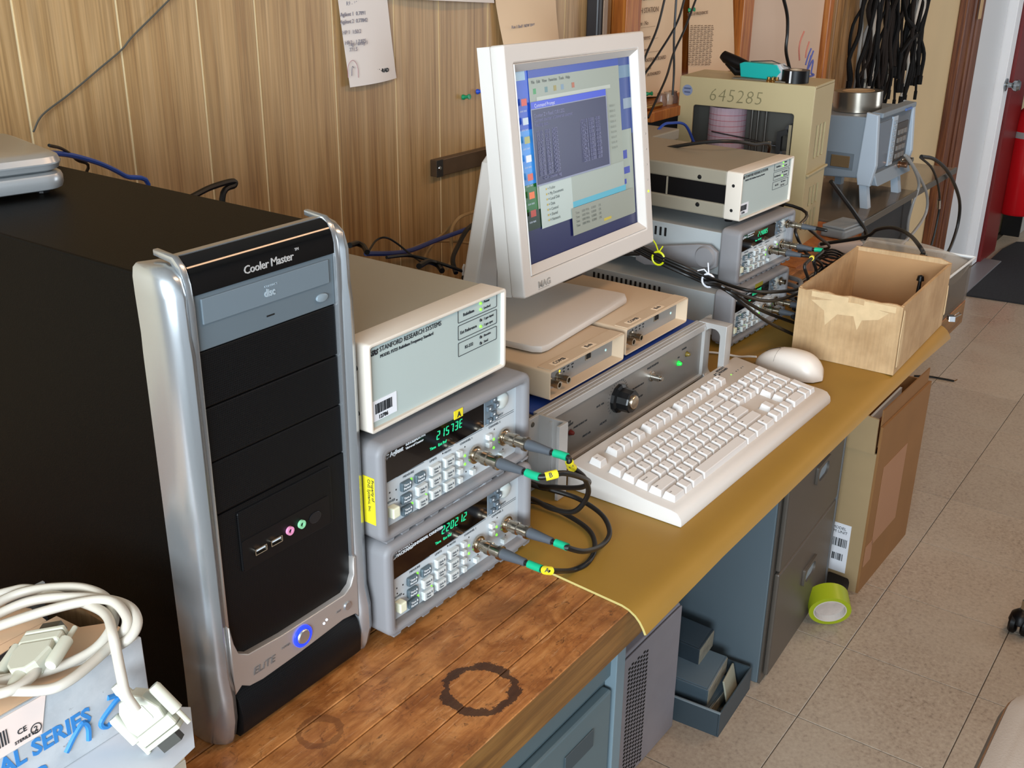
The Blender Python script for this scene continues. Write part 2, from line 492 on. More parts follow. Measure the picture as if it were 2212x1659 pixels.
# ------------------------------------------------------------------ common materials
SILVER = mat('silver_plastic', '#b4b8bb', .24, .8)
BLACKM = mat('black_steel', '#040404', .5, 0., .12, bump=.12, bscale=900)
BLACKP = mat('black_plastic', '#08080a', .38, spec=.35)
GLOSSB = mat('gloss_black', '#050506', .08, coat=.5)
DRIVE = mat('drive_grey', '#5c676e', .42)
INKD = mat('dark_ink', '#23262a', .6)
INKG = mat('grey_ink', '#5e6468', .6)
INKW = mat('white_ink', '#d5d8da', .5)
LEDG = mat('green_led', '#7dff3c', .4, emit=1.6)
LEDOFF = mat('led_dark', '#1d2023', .4)
VFD = mat('green_digits', '#25c98a', .4, emit=.7)
YLAB = mat('yellow_label', '#e6d62a', .45)
WLAB = mat('white_label', '#dfe2e8', .5)
NICKEL = mat('nickel', '#b8ad9c', .22, 1.)
CABLE = mat('black_cable', '#141312', .42)
GREYC = mat('grey_boot', '#4b5056', .5)
GREENT = mat('green_tape', '#12a377', .35)
DARK = mat('dark_recess', '#070708', .7)

m, nt, b = nodes('perforated_black')
v = nn(nt, 'ShaderNodeTexVoronoi'); v.inputs['Scale'].default_value = 560; v.inputs['Randomness'].default_value = 0
nt.links.new(pos(nt, (1, .05, 1), 'Object'), v.inputs['Vector'])
nt.links.new(ramp(nt, v.outputs['Distance'], [(.30, '#010101'), (.42, '#0e0f11')]), b.inputs['Base Color']); b.inputs['Specular IOR Level'].default_value = .22
b.inputs['Roughness'].default_value = .45; MESHB = m

# ------------------------------------------------------------------ computer tower
T = thing('computer_tower', 'black tower computer case with silver front pillars and blue ringed power button', 'computer', (-.0695, .178, ZB))
bm = bmesh.new(); add_box(bm, -.0930, .0930, .014, .485, .012, .4200, .002)
obj('case', bm, BLACKM, T)
for x in (-.07, .07):
    for y in (.06, .42): obj('foot', lathe([(0, 0), (.014, 0), (.013, .012), (0, .012)], 16), BLACKP, T, (x, y, 0))
obj('front_panel', box(-.077, .077, .004, .014, .010, .425), BLACKP, T)
def pillar(sgn):
    prof = [(.0745, .020), (.0745, .0), (.0775, -.0055), (.083, -.0085), (.089, -.006), (.0935, .002), (.0965, .012), (.0970, .030), (.0940, .032)]
    bm = bmesh.new(); rings = []
    lv = [(0, .70, .004), (.004, .88, .001), (.012, .98, 0), (.03, 1.1, -.002), (.055, 1.08, -.003), (.075, 1, 0), (.2, 1, 0), (.36, 1, 0), (.375, .96, .001), (.405, .97, .003), (.418, .90, .007), (.4245, .74, .012), (.427, .5, .016)]
    for z, s, dy in lv:
        rings.append([bm.verts.new((sgn*(.0745+(x-.0745)*(.5+.5*s) if s < 1 else .0745+(x-.0745)*(1+(s-1)*.4)), (y-.020)*s+.020+dy*.5, z)) for x, y in prof])
    n = len(prof)
    for a, c_ in zip(rings, rings[1:]):
        for k in range(n):
            bm.faces.new((a[k], a[(k+1) % n], c_[(k+1) % n], c_[k]))
    bm.faces.new(rings[0]); bm.faces.new(rings[-1])
    bmesh.ops.recalc_face_normals(bm, faces=bm.faces)
    o = obj('pillar', bm, SILVER, T, smooth=True)
    rim = [(.012, .06), (-.004, .06), (-.0050, .396), (-.0035, .413), (.001, .426), (.008, .4325), (.030, .4345), (.030, .4300), (.012, .4275), (.007, .422), (.004, .410), (.003, .39)]
    bm = bmesh.new(); add_prism(bm, rim, sgn*.0725, sgn*.0785, 'x', .0012)
    obj('rim', bm, SILVER, T, smooth=True)
pillar(-1); pillar(1)
obj('top_trim', prism([(.0105, .4205), (.0105, .4318), (.0165, .4318), (.0165, .4205)], -.0725, .0725, 'x'), SILVER, T)
hd = obj('header', prism([(.010, .4035), (-.0032, .4035), (-.0032, .412), (-.0012, .421), (.0035, .428), (.0095, .4310), (.010, .4255)], -.0722, .0722, 'x'), GLOSSB, T, smooth=True)
text('lettering', 'Cooler Master', .0092, mat('header_ink', '#a6a3a0', .5), hd, (-.024, -.0036, .4085), (R(90), 0, 0), bold=.0001, sp=.93)
text('lettering', 'TM', .0032, MATS['header_ink'], hd, (.0290, -.0034, .4150), (R(85), 0, 0))
dr = obj('disc_drive', box(-.0722, .0722, -.0015, .006, .3592, .4032, .0008), DRIVE, T)
obj('tray_door', box(-.0655, .0655, -.0032, -.0012, .3795, .3995, .0006), mat('drive_tray_grey', '#66727a', .42), dr)
text('logo', 'disc', .0085, mat('drive_logo', '#98a5ad', .5), dr, (-.0055, -.0034, .3855), (R(90), 0, 0), bold=.0003, sx=.85)
text('logo', 'COMPACT', .0024, MATS['drive_logo'], dr, (-.0050, -.0034, .3928), (R(90), 0, 0), sx=1.2)
obj('eject_button', prism([(.0065*math.cos(a/8*math.pi)+.0565, .0036*math.sin(a/8*math.pi)+.3688) for a in range(16)], -.0034, -.001, 'y', .0008), mat('drive_button', '#7d8a92', .35), dr, smooth=True)
obj('indicator', box(-.0035, .0045, -.0019, -.001, .3682, .3694), DARK, dr)
zz = [.3588, .3126, .2660, .2196]
for a, c_ in zip(zz, zz[1:]):
    obj('mesh_bay_cover', box(-.0722, .0722, -.0008, .006, c_+.0005, a-.0005, .0012, 2), MESHB, T)
lo = [(-.0722, .219), (-.0722, .100), (-.068, .088), (-.058, .0815), (-.02, .0785), (.02, .0785), (.058, .0785), (.068, .084), (.0722, .094), (.0722, .219)]
obj('mesh_panel', prism([(x, z) for x, z in lo], -.0008, .006, 'y'), MESHB, T)
io = obj('port_panel', prism(rrect(-.0515, .0545, .1575, .2135, .002, 2), -.0022, .004, 'y', .0008), MESHB, T)
obj('port_strip', prism(rrect(-.0505, .0500, .1585, .1865, .002, 2), -.0026, -.0015, 'y'), BLACKP, io)
for x in (-.0325, -.0150):
    u = obj('usb_port', curve_mesh('usb', [rrect(x-.0065, x+.0065, .1685, .1745, .0005, 1), rrect(x-.0057, x+.0057, .1693, .1737, .0004, 1)], .003), NICKEL, io, (0, -.0035, 0))
    obj('tongue', box(x-.0050, x+.0050, -.0045, -.003, .1718, .1732), mat('usb_tongue', '#c9d3da', .4), io)
for x, col in ((.0012, '#d98bb0'), (.0150, '#86c99a')):
    j = obj('audio_jack', lathe([(.0020, 0), (.0020, .0022), (.0040, .0022), (.0040, 0)], 20, FRONT), mat('jack'+col, col, .4), io, (x, -.0027, .1735))
    obj('socket', lathe([(0, .0006), (.0019, .0006), (.0019, 0)], 12, FRONT), DARK, io, (x, -.0027, .1735))
obj('blank_port', prism([(.032+.0075*math.cos(a/8*math.pi), .1722+.0055*math.sin(a/8*math.pi)) for a in range(16)], -.0032, -.0025, 'y', .0005), mat('blank_black', '#131316', .3), io)
arm = [(-.0745, .118), (-.0718, .100), (-.068, .0885), (-.058, .082), (-.02, .079), (.02, .079), (.058, .079), (.067, .0842), (.0715, .094), (.0722, .112), (.0758, .112),
       (.0758, .045), (.0715, .0510), (.055, .0535), (0, .0495), (-.045, .0480), (-.060, .0500), (-.068, .0555), (-.0758, .0500), (-.0758, .118)]
ar = obj('silver_arm', curve_mesh('arm', [arm], .008, .001), mat('silver_matte', '#b3ada8', .34, .55), T, (0, -.003, 0))
pb = obj('power_button', lathe([(0, .0035), (.0062, .0032), (.0075, .002), (.0078, 0)], 28, FRONT), SILVER, ar, (.0030, -.004, .0655), smooth=True)
obj('glow_ring', lathe([(.0080, 0), (.0080, .0022), (.0104, .0018), (.0106, 0)], 32, FRONT), mat('blue_ring', '#2038ff', .3, emit=2.2), ar, (.0030, -.004, .0655), smooth=True)
obj('reset_button', lathe([(0, .002), (.0040, .0016), (.0046, 0)], 20, FRONT), SILVER, ar, (.0605, -.004, .0660), smooth=True)
for x in (.0335, .0300): obj('indicator', lathe([(0, .0006), (.0012, .0006), (.0013, 0)], 10, FRONT), mat('white_led', '#e8f0ff', .3, emit=1.), ar, (x, -.004, .0655-(x < .032)*.002))
text('lettering', 'ELiTE', .0098, mat('elite_ink', '#6f6a68', .5), ar, (-.0555, -.0045, .0585), (R(90), 0, 0), shear=.2, sx=1.1)
text('lettering', 'POWER', .0028, MATS['elite_ink'], ar, (-.022, -.0045, .0655))
text('lettering', 'RESET', .0022, MATS['elite_ink'], ar, (.046, -.0045, .0655))
obj('lower_mesh', prism([(.014, .003), (-.0035, .003), (-.0095, .010), (-.0105, .026), (-.0070, .042), (.0, .052), (.014, .052)], -.0735, .0735, 'x', .001), MESHB, T, smooth=True)

# ------------------------------------------------------------------ seven segment digits
SEGS = {'0': 'abcdef', '1': 'bc', '2': 'abged', '3': 'abgcd', '4': 'fgbc', '5': 'afgcd', '6': 'afgedc', '7': 'abc', '8': 'abcdefg', '9': 'abcdfg', 'E': 'afged', ' ': ''}
def seven(s, h, parent, loc, m):
    bm = bmesh.new(); wd = h*.5; t = h*.09; x = 0.
    for ch in s:
        if ch == '.':
            add_box(bm, x-wd*.18, x-wd*.18+t, -.0002, .0002, 0, t); continue
        for g in SEGS[ch]:
            x0, x1, z0, z1 = {'a': (t, wd-t, h-t, h), 'd': (t, wd-t, 0, t), 'g': (t, wd-t, h/2-t/2, h/2+t/2), 'f': (0, t, h/2+t/3, h-t/2), 'b': (wd-t, wd, h/2+t/3, h-t/2), 'e': (0, t, t/2, h/2-t/3), 'c': (wd-t, wd, t/2, h/2-t/3)}[g]
            sh = .12
            v = add_box(bm, x+x0, x+x1, -.0002, .0002, z0, z1)
            for q in v: q.co.x += q.co.z*sh
        x += wd*1.55
    return obj('digits', bm, m, parent, loc)

# ------------------------------------------------------------------ frequency counters
BUMP = mat('bumper_grey', '#807f81', .55, noise=.04, nscale=6)
CASEG = mat('instrument_case_grey', '#a7acad', .5)
PANELG = mat('panel_light_grey', '#bdc4c8', .45)
BTND = mat('button_dark', '#53626a', .5)
BTNL = mat('button_light', '#c5cac9', .5)
CREAMB = mat('button_cream', '#dcdcc2', .45)
DISP = mat('display_glass', '#060405', .12, coat=.3)
def bnc_socket(parent, x, z, r=.0055, ln=.012):
    bm = lathe([(r*1.7, 0), (r*1.7, .0022), (r*1.05, .0026), (r, .003), (r, ln), (r*.8, ln), (r*.8, .003), (0, .003)], 20, FRONT)
    add_tube(bm, [(-r*1.35, -ln*.55, 0), (r*1.35, -ln*.55, 0)], r*.2, 6)
    o = obj('connector', bm, NICKEL, parent, (x, 0, z), smooth=True)
    return o
def make_counter(label, digits, brand, group=None, handle=False, k=1.0184):
    t = thing('frequency_counter', label, 'counter', group=group, scale=k)
    obj('case', box(.001, .206, .012, .335, .001, .0795, .001), CASEG, t)
    bm = bmesh.new()
    ring_ = curve_mesh('b', [rrect(-.0125, .2195, -.0085, .092, .011), rrect(0, .207, 0, .0803, .003, 3)], .040, .005, 'y', 3)
    bp_ = obj('front_bumper', ring_, BUMP, t, (0, .012, 0), smooth=True)
    bm = bmesh.new()
    for i in range(11):
        x = -.004 + i*.0212
        add_prism(bm, [(x, -.0083), (x+.0125, -.0083), (x+.011, -.0113), (x+.0015, -.0113)], -.005, .026, 'y', .0006)
    obj('ridge', bm, BUMP, bp_, (0, -.012, 0))
    bm = bmesh.new()
    add_prism(bm, rrect(-.0125, .2195, -.0113, .092, .011), .318, .350, 'y', .005)
    obj('rear_bumper', bm, BUMP, t, smooth=True)
    pn = obj('front_panel', box(0, .207, .003, .012, 0, .0803), PANELG, t)
    ds = obj('display', prism([(.0002, .0470), (.1505, .0503), (.1505, .0803), (.0002, .0803)], .0012, .0031, 'y'), DISP, t)
    kb = obj('key_block', prism([(.1507, .0515), (.165, .0520), (.172, .0560), (.172, .0800), (.1507, .0803)], .0008, .0031, 'y', .0006), mat('key_block_grey', '#6d7880', .5), t)
    for (x, z) in ((.1634, .0766), (.1688, .0690), (.1566, .0689), (.1634, .0609), (.1572, .0552), (.1672, .0556)):
        kk = obj('arrow_key', box(x-.0032, x+.0032, -.0022, .001, z-.0027, z+.0027, .0007), mat('arrow_key_grey', '#56626b', .45), kb)
        obj('arrow', box(x-.0010, x+.0012, -.0024, -.0021, z-.0008, z+.0010), INKW, kb)
    kn = obj('knob', lathe([(0, .0035), (.0068, .0030), (.0088, .0015), (.0093, 0)], 28, FRONT), mat('knob_grey', '#c4cac6', .4), t, (.1828, .003, .0682), smooth=True)
    pw = obj('power_button', box(.0068, .0162, -.006, .003, .0105, .0212, .0012), CREAMB, t)
    for (x, z) in ((.0319, .0339), (.0519, .0342), (.0318, .0203), (.0322, .0078)):
        q = obj('dark_button', prism(rrect(x-.0068, x+.0068, z-.0047, z+.0047, .0016, 2), -.0012, .003, 'y', .0009), BTND, t)
        text('legend', 'Time &\nPeriod', .0034, INKW, q, (x-.005, -.0014, z+.0008), sp=1.)
    for (x, z) in ((.0526, .0212), (.0530, .0075), (.0731, .0345), (.0730, .0222), (.0728, .0086), (.0935, .0350), (.0936, .0218), (.0934, .0083)):
        q = obj('button', box(x-.0068, x+.0068, -.0022, .003, z-.0047, z+.0047, .0006), BTNL, t)
        text('legend', 'Gate &\nTime', .0032, INKG, q, (x-.0045, -.0024, z+.0006))
    for (x, z) in ((.1102, .0365), (.1102, .0268), (.1105, .0170), (.1104, .0068), (.1577, .0367), (.1578, .0279), (.1785, .0085), (.1309, .0078)):
        obj('small_button', box(x-.0028, x+.0028, -.0022, .003, z-.0028, z+.0028, .0006), BTNL, t)
    for (x, z) in ((.0416, .0357), (.0418, .0096), (.0618, .0102), (.1219, .0287), (.1219, .0192), (.1692, .0290), (.1692, .0193)):
        obj('indicator', lathe([(0, .0010), (.0011, .0008), (.0016, 0)], 12, FRONT), LEDG, t, (x, .003, z), smooth=True)
    for (x, z) in ((.0118, .034), (.0122, .028), (.0205, .0335), (.021, .0225), (.122, .0385), (.170, .040), (.137, .0105), (.185, .0115), (.1235, .0100), (.088, .0445)):
        obj('indicator', lathe([(0, .0003), (.0008, .0003), (.0009, 0)], 8, FRONT), LEDOFF, t, (x, .003, z))
    for s, x, z in (('MEASURE', .030, .0415), ('LIMITS', .068, .0425), ('MATH', .090, .0430), ('CHANNEL 1', .114, .0430), ('CHANNEL 2', .160, .0440), ('POWER', .006, .0235), ('SENSITIVITY', .165, .0520)):
        text('lettering', s, .0032, INKG, pn, (x, .0027, z), sx=1.15)
    for x0, x1, z in ((.022, .060, .0462), (.064, .104, .0470), (.108, .150, .0475), (.156, .203, .0485), (.155, .203, .0505)):
        obj('rule_line', box(x0, x1, .0026, .0031, z-.0002, z+.0002), INKG, pn)
    bnc_socket(t, .1331, .0265); bnc_socket(t, .1816, .0280)
    if handle: bnc_socket(t, .1975, .0640, .0048, .010)
    seven(digits, .0088, ds, (.077, .0009, .0635), VFD)
    text('lettering', 'Time   Ext Ref', .0042, VFD, ds, (.067, .0009, .0560))
    if brand == 0:
        text('logo', '*', .014, INKW, ds, (.0045, .0009, .0665), bold=.0003)
        text('lettering', 'Agilent', .0062, INKW, ds, (.0120, .0009, .0715), bold=.0002)
        text('lettering', '53132A', .0040, INKW, ds, (.0335, .0009, .0745), bold=.0002, sx=1.3)
        text('lettering', '225 MHz', .0030, INKW, ds, (.0500, .0009, .0748))
        text('lettering', 'Universal Counter', .0033, INKW, ds, (.0335, .0009, .0705))
    else:
        lg = obj('logo', prism(rrect(.0022, .0095, .0690, .0768, .0012, 2), .0006, .0012, 'y'), INKW, ds)
        text('logo_letters', 'hp', .0062, INKD, ds, (.0034, .0004, .0715), shear=.3)
        text('lettering', 'HEWLETT\nPACKARD', .0046, INKW, ds, (.0105, .0009, .0742), bold=.0002, sx=1.15)
        text('lettering', '53132A', .0046, INKW, ds, (.0345, .0009, .0755), bold=.0002, sx=1.4, shear=.2)
        text('lettering', '225 MHz', .0032, INKW, ds, (.0580, .0009, .0755))
        text('lettering', 'UNIVERSAL COUNTER', .0040, INKW, ds, (.0345, .0009, .0705), bold=.0002, sx=1.1)
    return t
def on_ray(p, k): return CAM + (Vector(p)-CAM)*k
KC = 1.0184
LB = on_ray((.0284, .1500, .0292), KC); LA = on_ray((.0269, .1532, .0292+.1036), KC)
cA = make_counter('grey frequency counter with yellow A sticker, under the cream rubidium unit beside the tower', '21573E', 0)
cA.location = LA; cA.rotation_euler.z = R(-.96)
cB = make_counter('grey frequency counter with white owner label, lowest of the stack beside the tower', '22021.2', 1)
cB.location = LB; cB.rotation_euler.z = R(-.96)
# stickers
s = obj('sticker', box(.0925, .1055, -.0085, -.0078, .0818, .0905), YLAB, cA, label='yellow sticker with letter A')
text('lettering', 'A', .0075, INKD, s, (.0970, -.0087, .0832), bold=.0002)
s = obj('sticker', box(-.0130, -.0126, -.002, .012, .012, .060), YLAB, cA, label='yellow property sticker')
text('lettering', 'Property of\nCNS Systems, Inc.', .0046, INKD, s, (-.0132, .0015, .058), (R(90), R(90), R(-90)))
s = obj('owner_label', box(.090, .157, -.0004, .0130, .0921, .0925), WLAB, cB, label='white owner label')
text('lettering', 'Property of\nDr. Thomas A. Clark K3IO', .0056, INKD, s, (.0935, .0070, .0927), (0, 0, 0))

# ------------------------------------------------------------------ rubidium frequency standards
RBTOP = mat('rb_cover_grey', '#8d8676', .45, noise=.03, nscale=5)
RBBEZ = mat('rb_cream', '#d2c9bc', .45)
RBPAN = mat('rb_panel', '#aebbb8', .4)
def make_rb(label, scale=1.):
    t = thing('rubidium_standard', label, 'instrument', scale=scale)
    w_, h_ = .2083, .0864
    obj('cover', box(.001, w_-.001, .030, .335, .0595, h_-.0008, .003), RBTOP, t, label='upper cover')
    obj('cover', box(.001, w_-.001, .030, .335, .0008, .0265, .003), RBTOP, t, label='lower cover')
    obj('side_band', box(.004, w_-.004, .030, .333, .0262, .0598), BLACKP, t)
    obj('side_rib', box(.0022, .0042, .150, .153, .0266, .0594), RBTOP, t)
    for z in (.018, .068):
        obj('screw', lathe([(0, .0032), (.003, .0026), (.0045, 0)], 16, Matrix.Rotation(R(-90), 4, 'Y')), mat('dark_steel_screw', '#2b2d30', .3, .8), t, (.0015, .085, z), smooth=True)
    bz = obj('bezel', curve_mesh('bz', [rrect(0, w_, 0, h_, .004, 3), rrect(.0035, w_-.0045, .0036, h_-.0036, .0015, 3)], .031, .0012), RBBEZ, t, (0, .0155, 0), smooth=True)
    for z in (.018, .062):
        obj('screw_hole', lathe([(0, .0003), (.0026, .0003), (.0030, 0)], 14, Matrix.Rotation(R(-90), 4, 'Y')), DARK, t, (-.0001, .0165, z))
    pn = obj('front_panel', box(.0035, w_-.0045, .004, .010, .0036, h_-.0036), RBPAN, t)
    y = .0037
    text('lettering', 'STANFORD RESEARCH SYSTEMS', .0066, INKD, pn, (.0185, y, .0745), sx=.93)
    text('lettering', 'MODEL FS725 Rubidium Frequency Standard', .0043, INKD, pn, (.0188, y, .0685), sx=.95)
    text('logo', 'SRS', .0068, INKD, pn, (.0072, y, .0735), shear=.3, bold=.0003, sx=.85)
    obj('logo_mark', tube([(.0050, y, .0745), (.0058, y, .0672), (.0072, y, .0810), (.0170, y, .0815)], .0003, 4), INKD, pn)
    for z0, z1 in ((.0685, .0828), (.0508, .0660), (.0335, .0480)):
        obj('outline', curve_mesh('ol', [rrect(.1322, .1965, z0, z1, .001, 2), rrect(.1327, .1960, z0+.0005, z1-.0005, .0008, 2)], .0004), INKD, pn, (0, y, 0))
    for s, x, z in (('Rubidium', .1405, .0735), ('Ext Reference', .1358, .0562), ('RS-232', .1430, .0390)):
        text('lettering', s, .0047, INKD, pn, (x, y, z))
    for s, z in (('Power', .0782), ('Locked', .0718), ('1 pps input', .0605), ('1 pps sync', .0540), ('Receive', .0425), ('Send', .0360)):
        text('lettering', s, .0037, INKD, pn, (.1745, y, z))
    for z, on in ((.0794, 1), (.0730, 1), (.0617, 0), (.0550, 1), (.0437, 0), (.0371, 0)):
        obj('indicator', lathe([(0, .0018), (.0011, .0014), (.0016, 0)], 12, FRONT), LEDG if on else LEDOFF, t, (.1691, .004, z), smooth=True)
    st = obj('asset_label', box(.0042, .0390, .0034, .0040, .0095, .0295), WLAB, t, label='white barcode label')
    bm = bmesh.new(); rnd = random.Random(3); x = .0095
    while x < .033:
        wd = rnd.choice((.0004, .0007, .0011)); add_box(bm, x, x+wd, .0031, .0034, .0165, .0262); x += wd+rnd.choice((.0004, .0008))
    obj('barcode', bm, INKD, st)
    text('lettering', '12786', .0052, INKD, st, (.0135, .0033, .0108), bold=.0002)
    for x in (.02, w_-.02):
        for y_ in (.03, .30): obj('foot', lathe([(0, -.0080), (.007, -.0080), (.0085, 0), (0, 0)], 16), BLACKP, t, (x, y_, .0010))
    return t
rb1 = make_rb('cream fronted rubidium standard on top of the counters beside the tower')
rb1.location = (.0307, .1675, .2250); rb1.rotation_euler.z = R(.587)
# ------------------------------------------------------------------ rack generator
ALU = mat('brushed_aluminium', '#b5b3b0', .38, .35)
ALUP = mat('anodised_panel', '#8f8b86', .42, .55, noise=.04, nscale=4)
BLUE = mat('blue_cover', '#1f3c86', .45)
RK = thing('rack_generator', 'aluminium rack instrument with blue lid and black rotary knob', 'instrument', (.3662, .2300, 0), R(-.7))
RW = .476
obj('chassis', box(.018, RW-.018, .004, .42, .012, .0955, .001), mat('chassis_steel', '#6f6a62', .5, .4), RK)
obj('lid', box(.024, RW-.024, .006, .418, .0950, .0985, .001), BLUE, RK)
for x in (.05, RW-.05):
    for y in (.05, .37): obj('foot', lathe([(0, 0), (.010, 0), (.012, .012), (0, .012)], 14), BLACKP, RK, (x, y, 0))
# top front rail with grooves
for k, (y0, y1, z) in enumerate(((-.010, -.0055, .0985), (-.0050, .0005, .0990), (.0010, .0075, .0995))):
    obj('front_rail', box(.024, RW-.024, y0, y1, .088, z+.0005, .0008), ALU, RK)
fp = obj('front_panel', box(.026, RW-.026, -.006, .002, .014, .090), ALUP, RK)
obj('bottom_rail', box(.024, RW-.024, -.011, .002, .012, .017, .0008), ALU, RK)
def handle(x0, x1, sg):
    # stadium-shaped cut-out in a thick plate, standing out of the panel
    o = obj('handle', curve_mesh('h', [rrect(-.044, .004, .012, .1005, (.001, .001, .001, .001), 2), rrect(-.034, -.010, .022, .092, .0115, 6)], x1-x0, .0008, 'x'), ALU, RK, ((x0+x1)/2, 0, 0))
    return o
handle(.004, .026, -1) if False else None
# left handle is an open channel: web, front lip and back flange
ch = [(-.0005, .0), (.0245, .0), (.0245, -.044), (.0060, -.044), (.0060, -.0400), (.0205, -.0400), (.0205, -.004), (-.0005, -.004)]
obj('handle', prism([(x, y) for x, y in ch], .0005, .1005, 'z', .0004), ALU, RK, label='left channel handle')
obj('handle_rib', box(.0175, .0205, -.024, -.021, .004, .097), ALU, RK)
obj('screw', lathe([(0, .001), (.0030, .001), (.0034, 0)], 12, FRONT), mat('slot_screw', '#6e685c', .4, .8), RK, (.007, -.004, .092))
obj('handle', curve_mesh('h', [rrect(-.044, .003, .0005, .1005, .001, 2), rrect(-.034, -.009, .012, .0925, .0115, 6)], .020, .0006, 'x'), ALU, RK, (RW-.0155, 0, 0), label='right handle with oval cut-out')
obj('handle_plate', box(RW-.029, RW-.026, -.011, .002, .012, .094), ALU, RK)
obj('rack_ear', box(RW-.006, RW+.012, -.0005, .003, .014, .1005), ALU, RK)
# knob, jack, lights, print
kn = obj('rotary_knob', lathe([(.0205, 0), (.0205, .005), (.0165, .007), (.0160, .022), (.0150, .024), (0, .024)], 12, FRONT), mat('bakelite', '#0c0d0f', .3), RK, (.2050, -.006, .0600), smooth=False)
obj('knob_cap', lathe([(0, .0275), (.0090, .0272), (.0100, .026), (.0100, .0235)], 24, FRONT), mat('spun_cap', '#c9b8a2', .25, 1.), RK, (.2050, -.006, .0600), smooth=True)
bm = bmesh.new()
for k in range(24):
    a = R(-40+k*260/23); 
    add_tube(bm, [(.2050+.0235*math.cos(a), -.0062, .0600+.0235*math.sin(a)), (.2050+.0265*math.cos(a), -.0062, .0600+.0265*math.sin(a))], .0003, 4)
obj('dial_marks', bm, INKD, fp)
obj('jack', lathe([(.0075, 0), (.0075, .002), (.0052, .0025), (.0052, .0150), (.0042, .0150), (.0040, .010), (.0030, .010), (.0030, .0185), (0, .0185)], 18, FRONT), mat('jack_nickel', '#c5c2ba', .25, 1.), RK, (.2950, -.006, .0625), smooth=True)
def lampy(x, z, col, em):
    obj('pilot_light', lathe([(0, .0065), (.0022, .0058), (.0034, .003), (.0036, 0), (.0048, 0), (.0048, -.0002)], 16, FRONT), mat('pilot'+col, col, .25, emit=em), RK, (x, -.006, z), smooth=True)
lampy(.088, .0520, '#5a1712', 0); lampy(.375, .0570, '#1fd046', .8); lampy(.400, .0640, '#6b5a22', 0)
for s, x, z, sz in (('PULSE\nPRESENT', .078, .0660, .0042), ('NOISE SOURCE ON', .096, .0540, .0036), ('PULSE MONITOR', .282, .0760, .0042), ('RATE  kHz', .150, .0640, .0040), ('MINUS 6dB', .118, .0330, .0040), ('BLANKING TRIGGER DELAY', .232, .0580, .0034), ('POWER', .384, .0740, .0040), ('ON', .372, .0650, .0035), ('NOISE DIODE PULSE GEN', .232, .0400, .0036), ('ADJ RATE', .160, .0350, .0040)):
    text('lettering', s, sz, INKD, fp, (x, -.0063, z))
lg = obj('maker_mark', box(.0560, .0610, -.0068, -.006, .0180, .0290), INKD, fp)
text('lettering', 'MIT\nNEROC', .0048, INKD, fp, (.0625, -.0063, .0245))

# ------------------------------------------------------------------ the two low beige boxes on the rack
COMB = mat('beige_box', '#c4ae93', .5)
COMBP = mat('beige_panel_grey', '#8f8c88', .45)
def comb_box(label, loc, led):
    t = thing('comb_module', label, 'instrument', loc, R(-.5))
    wd, hh, dp = .1785, .0385, .185
    obj('shell', curve_mesh('sh', [rrect(0, wd, 0, hh, .0035, 3), rrect(.0018, wd-.0018, .0018, hh-.0018, .002, 3)], dp, .0004), COMB, t, (0, dp/2, 0), smooth=True)
    pn = obj('front_panel', box(.0018, wd-.0018, .018, .021, .0018, hh-.0018), COMBP, t)
    obj('lid_hood', box(.004, wd-.004, .001, .022, hh-.0003, hh+.0012, .0005), COMB, t)
    for s, x in (('COMB', .020), ('Bob', .094)):
        q = obj('name_label', box(x, x+(.030 if s == 'COMB' else .022), .006, .016, hh+.0012, hh+.0015), mat('cream_label', '#e2cdb2', .6), t)
        text('lettering', s, .0085, INKD, q, (x+.003, .0082, hh+.0017), (0, 0, 0), sp=1.05)
    for x in (.022, .043):
        obj('coax_jack', lathe([(.0062, 0), (.0062, .003), (.0045, .0035), (.0045, .011), (.0052, .0115), (.0052, .018), (.0032, .018), (.0030, .012), (0, .012)], 18, FRONT), NICKEL, t, (x, .018, .014), smooth=True)
    nj = obj('network_jack', box(.108, .121, .0165, .0195, .0160, .0290), NICKEL, t)
    obj('jack_opening', prism([(.1095, .0175), (.1195, .0175), (.1195, .0240), (.1170, .0240), (.1170, .0275), (.1120, .0275), (.1120, .0240), (.1095, .0240)], .0160, .0166, 'y'), DARK, nj)
    for k, x in enumerate((.058, .068, .078)):
        obj('indicator', lathe([(0, .0008), (.0012, .0006), (.0014, 0)], 10, FRONT), LEDOFF, t, (x, .018, .0165), smooth=True)
        text('lettering', 'LINK', .0026, INKD, pn, (x-.003, .0177, .0200))
    obj('indicator', lathe([(0, .0008), (.0012, .0006), (.0016, 0)], 10, FRONT), mat('yellow_led', '#ffe21a', .3, emit=1.5) if led else LEDOFF, t, (.048, .018, .0205), smooth=True)
    obj('indicator', lathe([(0, .0012), (.0016, .0008), (.0020, 0)], 12, FRONT), mat('clear_led', '#bfe6e6', .15, emit=.3), t, (.160, .018, .0150), smooth=True)
    text('lettering', 'Bob 10/100 device server', .0046, mat('blue_ink', '#3b4fa0', .5), pn, (.058, .0177, .0262), shear=.3)
    text('lettering', 'Network', .0026, INKD, pn, (.110, .0177, .0310))
    for x in (.02, wd-.02):
        for y in (.045, dp-.02): obj('foot', box(x-.008, x+.008, y-.010, y+.010, -.0062, .0002), BLACKP, t)
    return t
comb_box('low beige box labelled COMB Bob with lit yellow light, under the monitor base corner', (.4185, .2322, .1058), True)
comb_box('low beige box labelled COMB Bob beside the rack handle with the oval hole', (.6090, .2350, .1058), False)

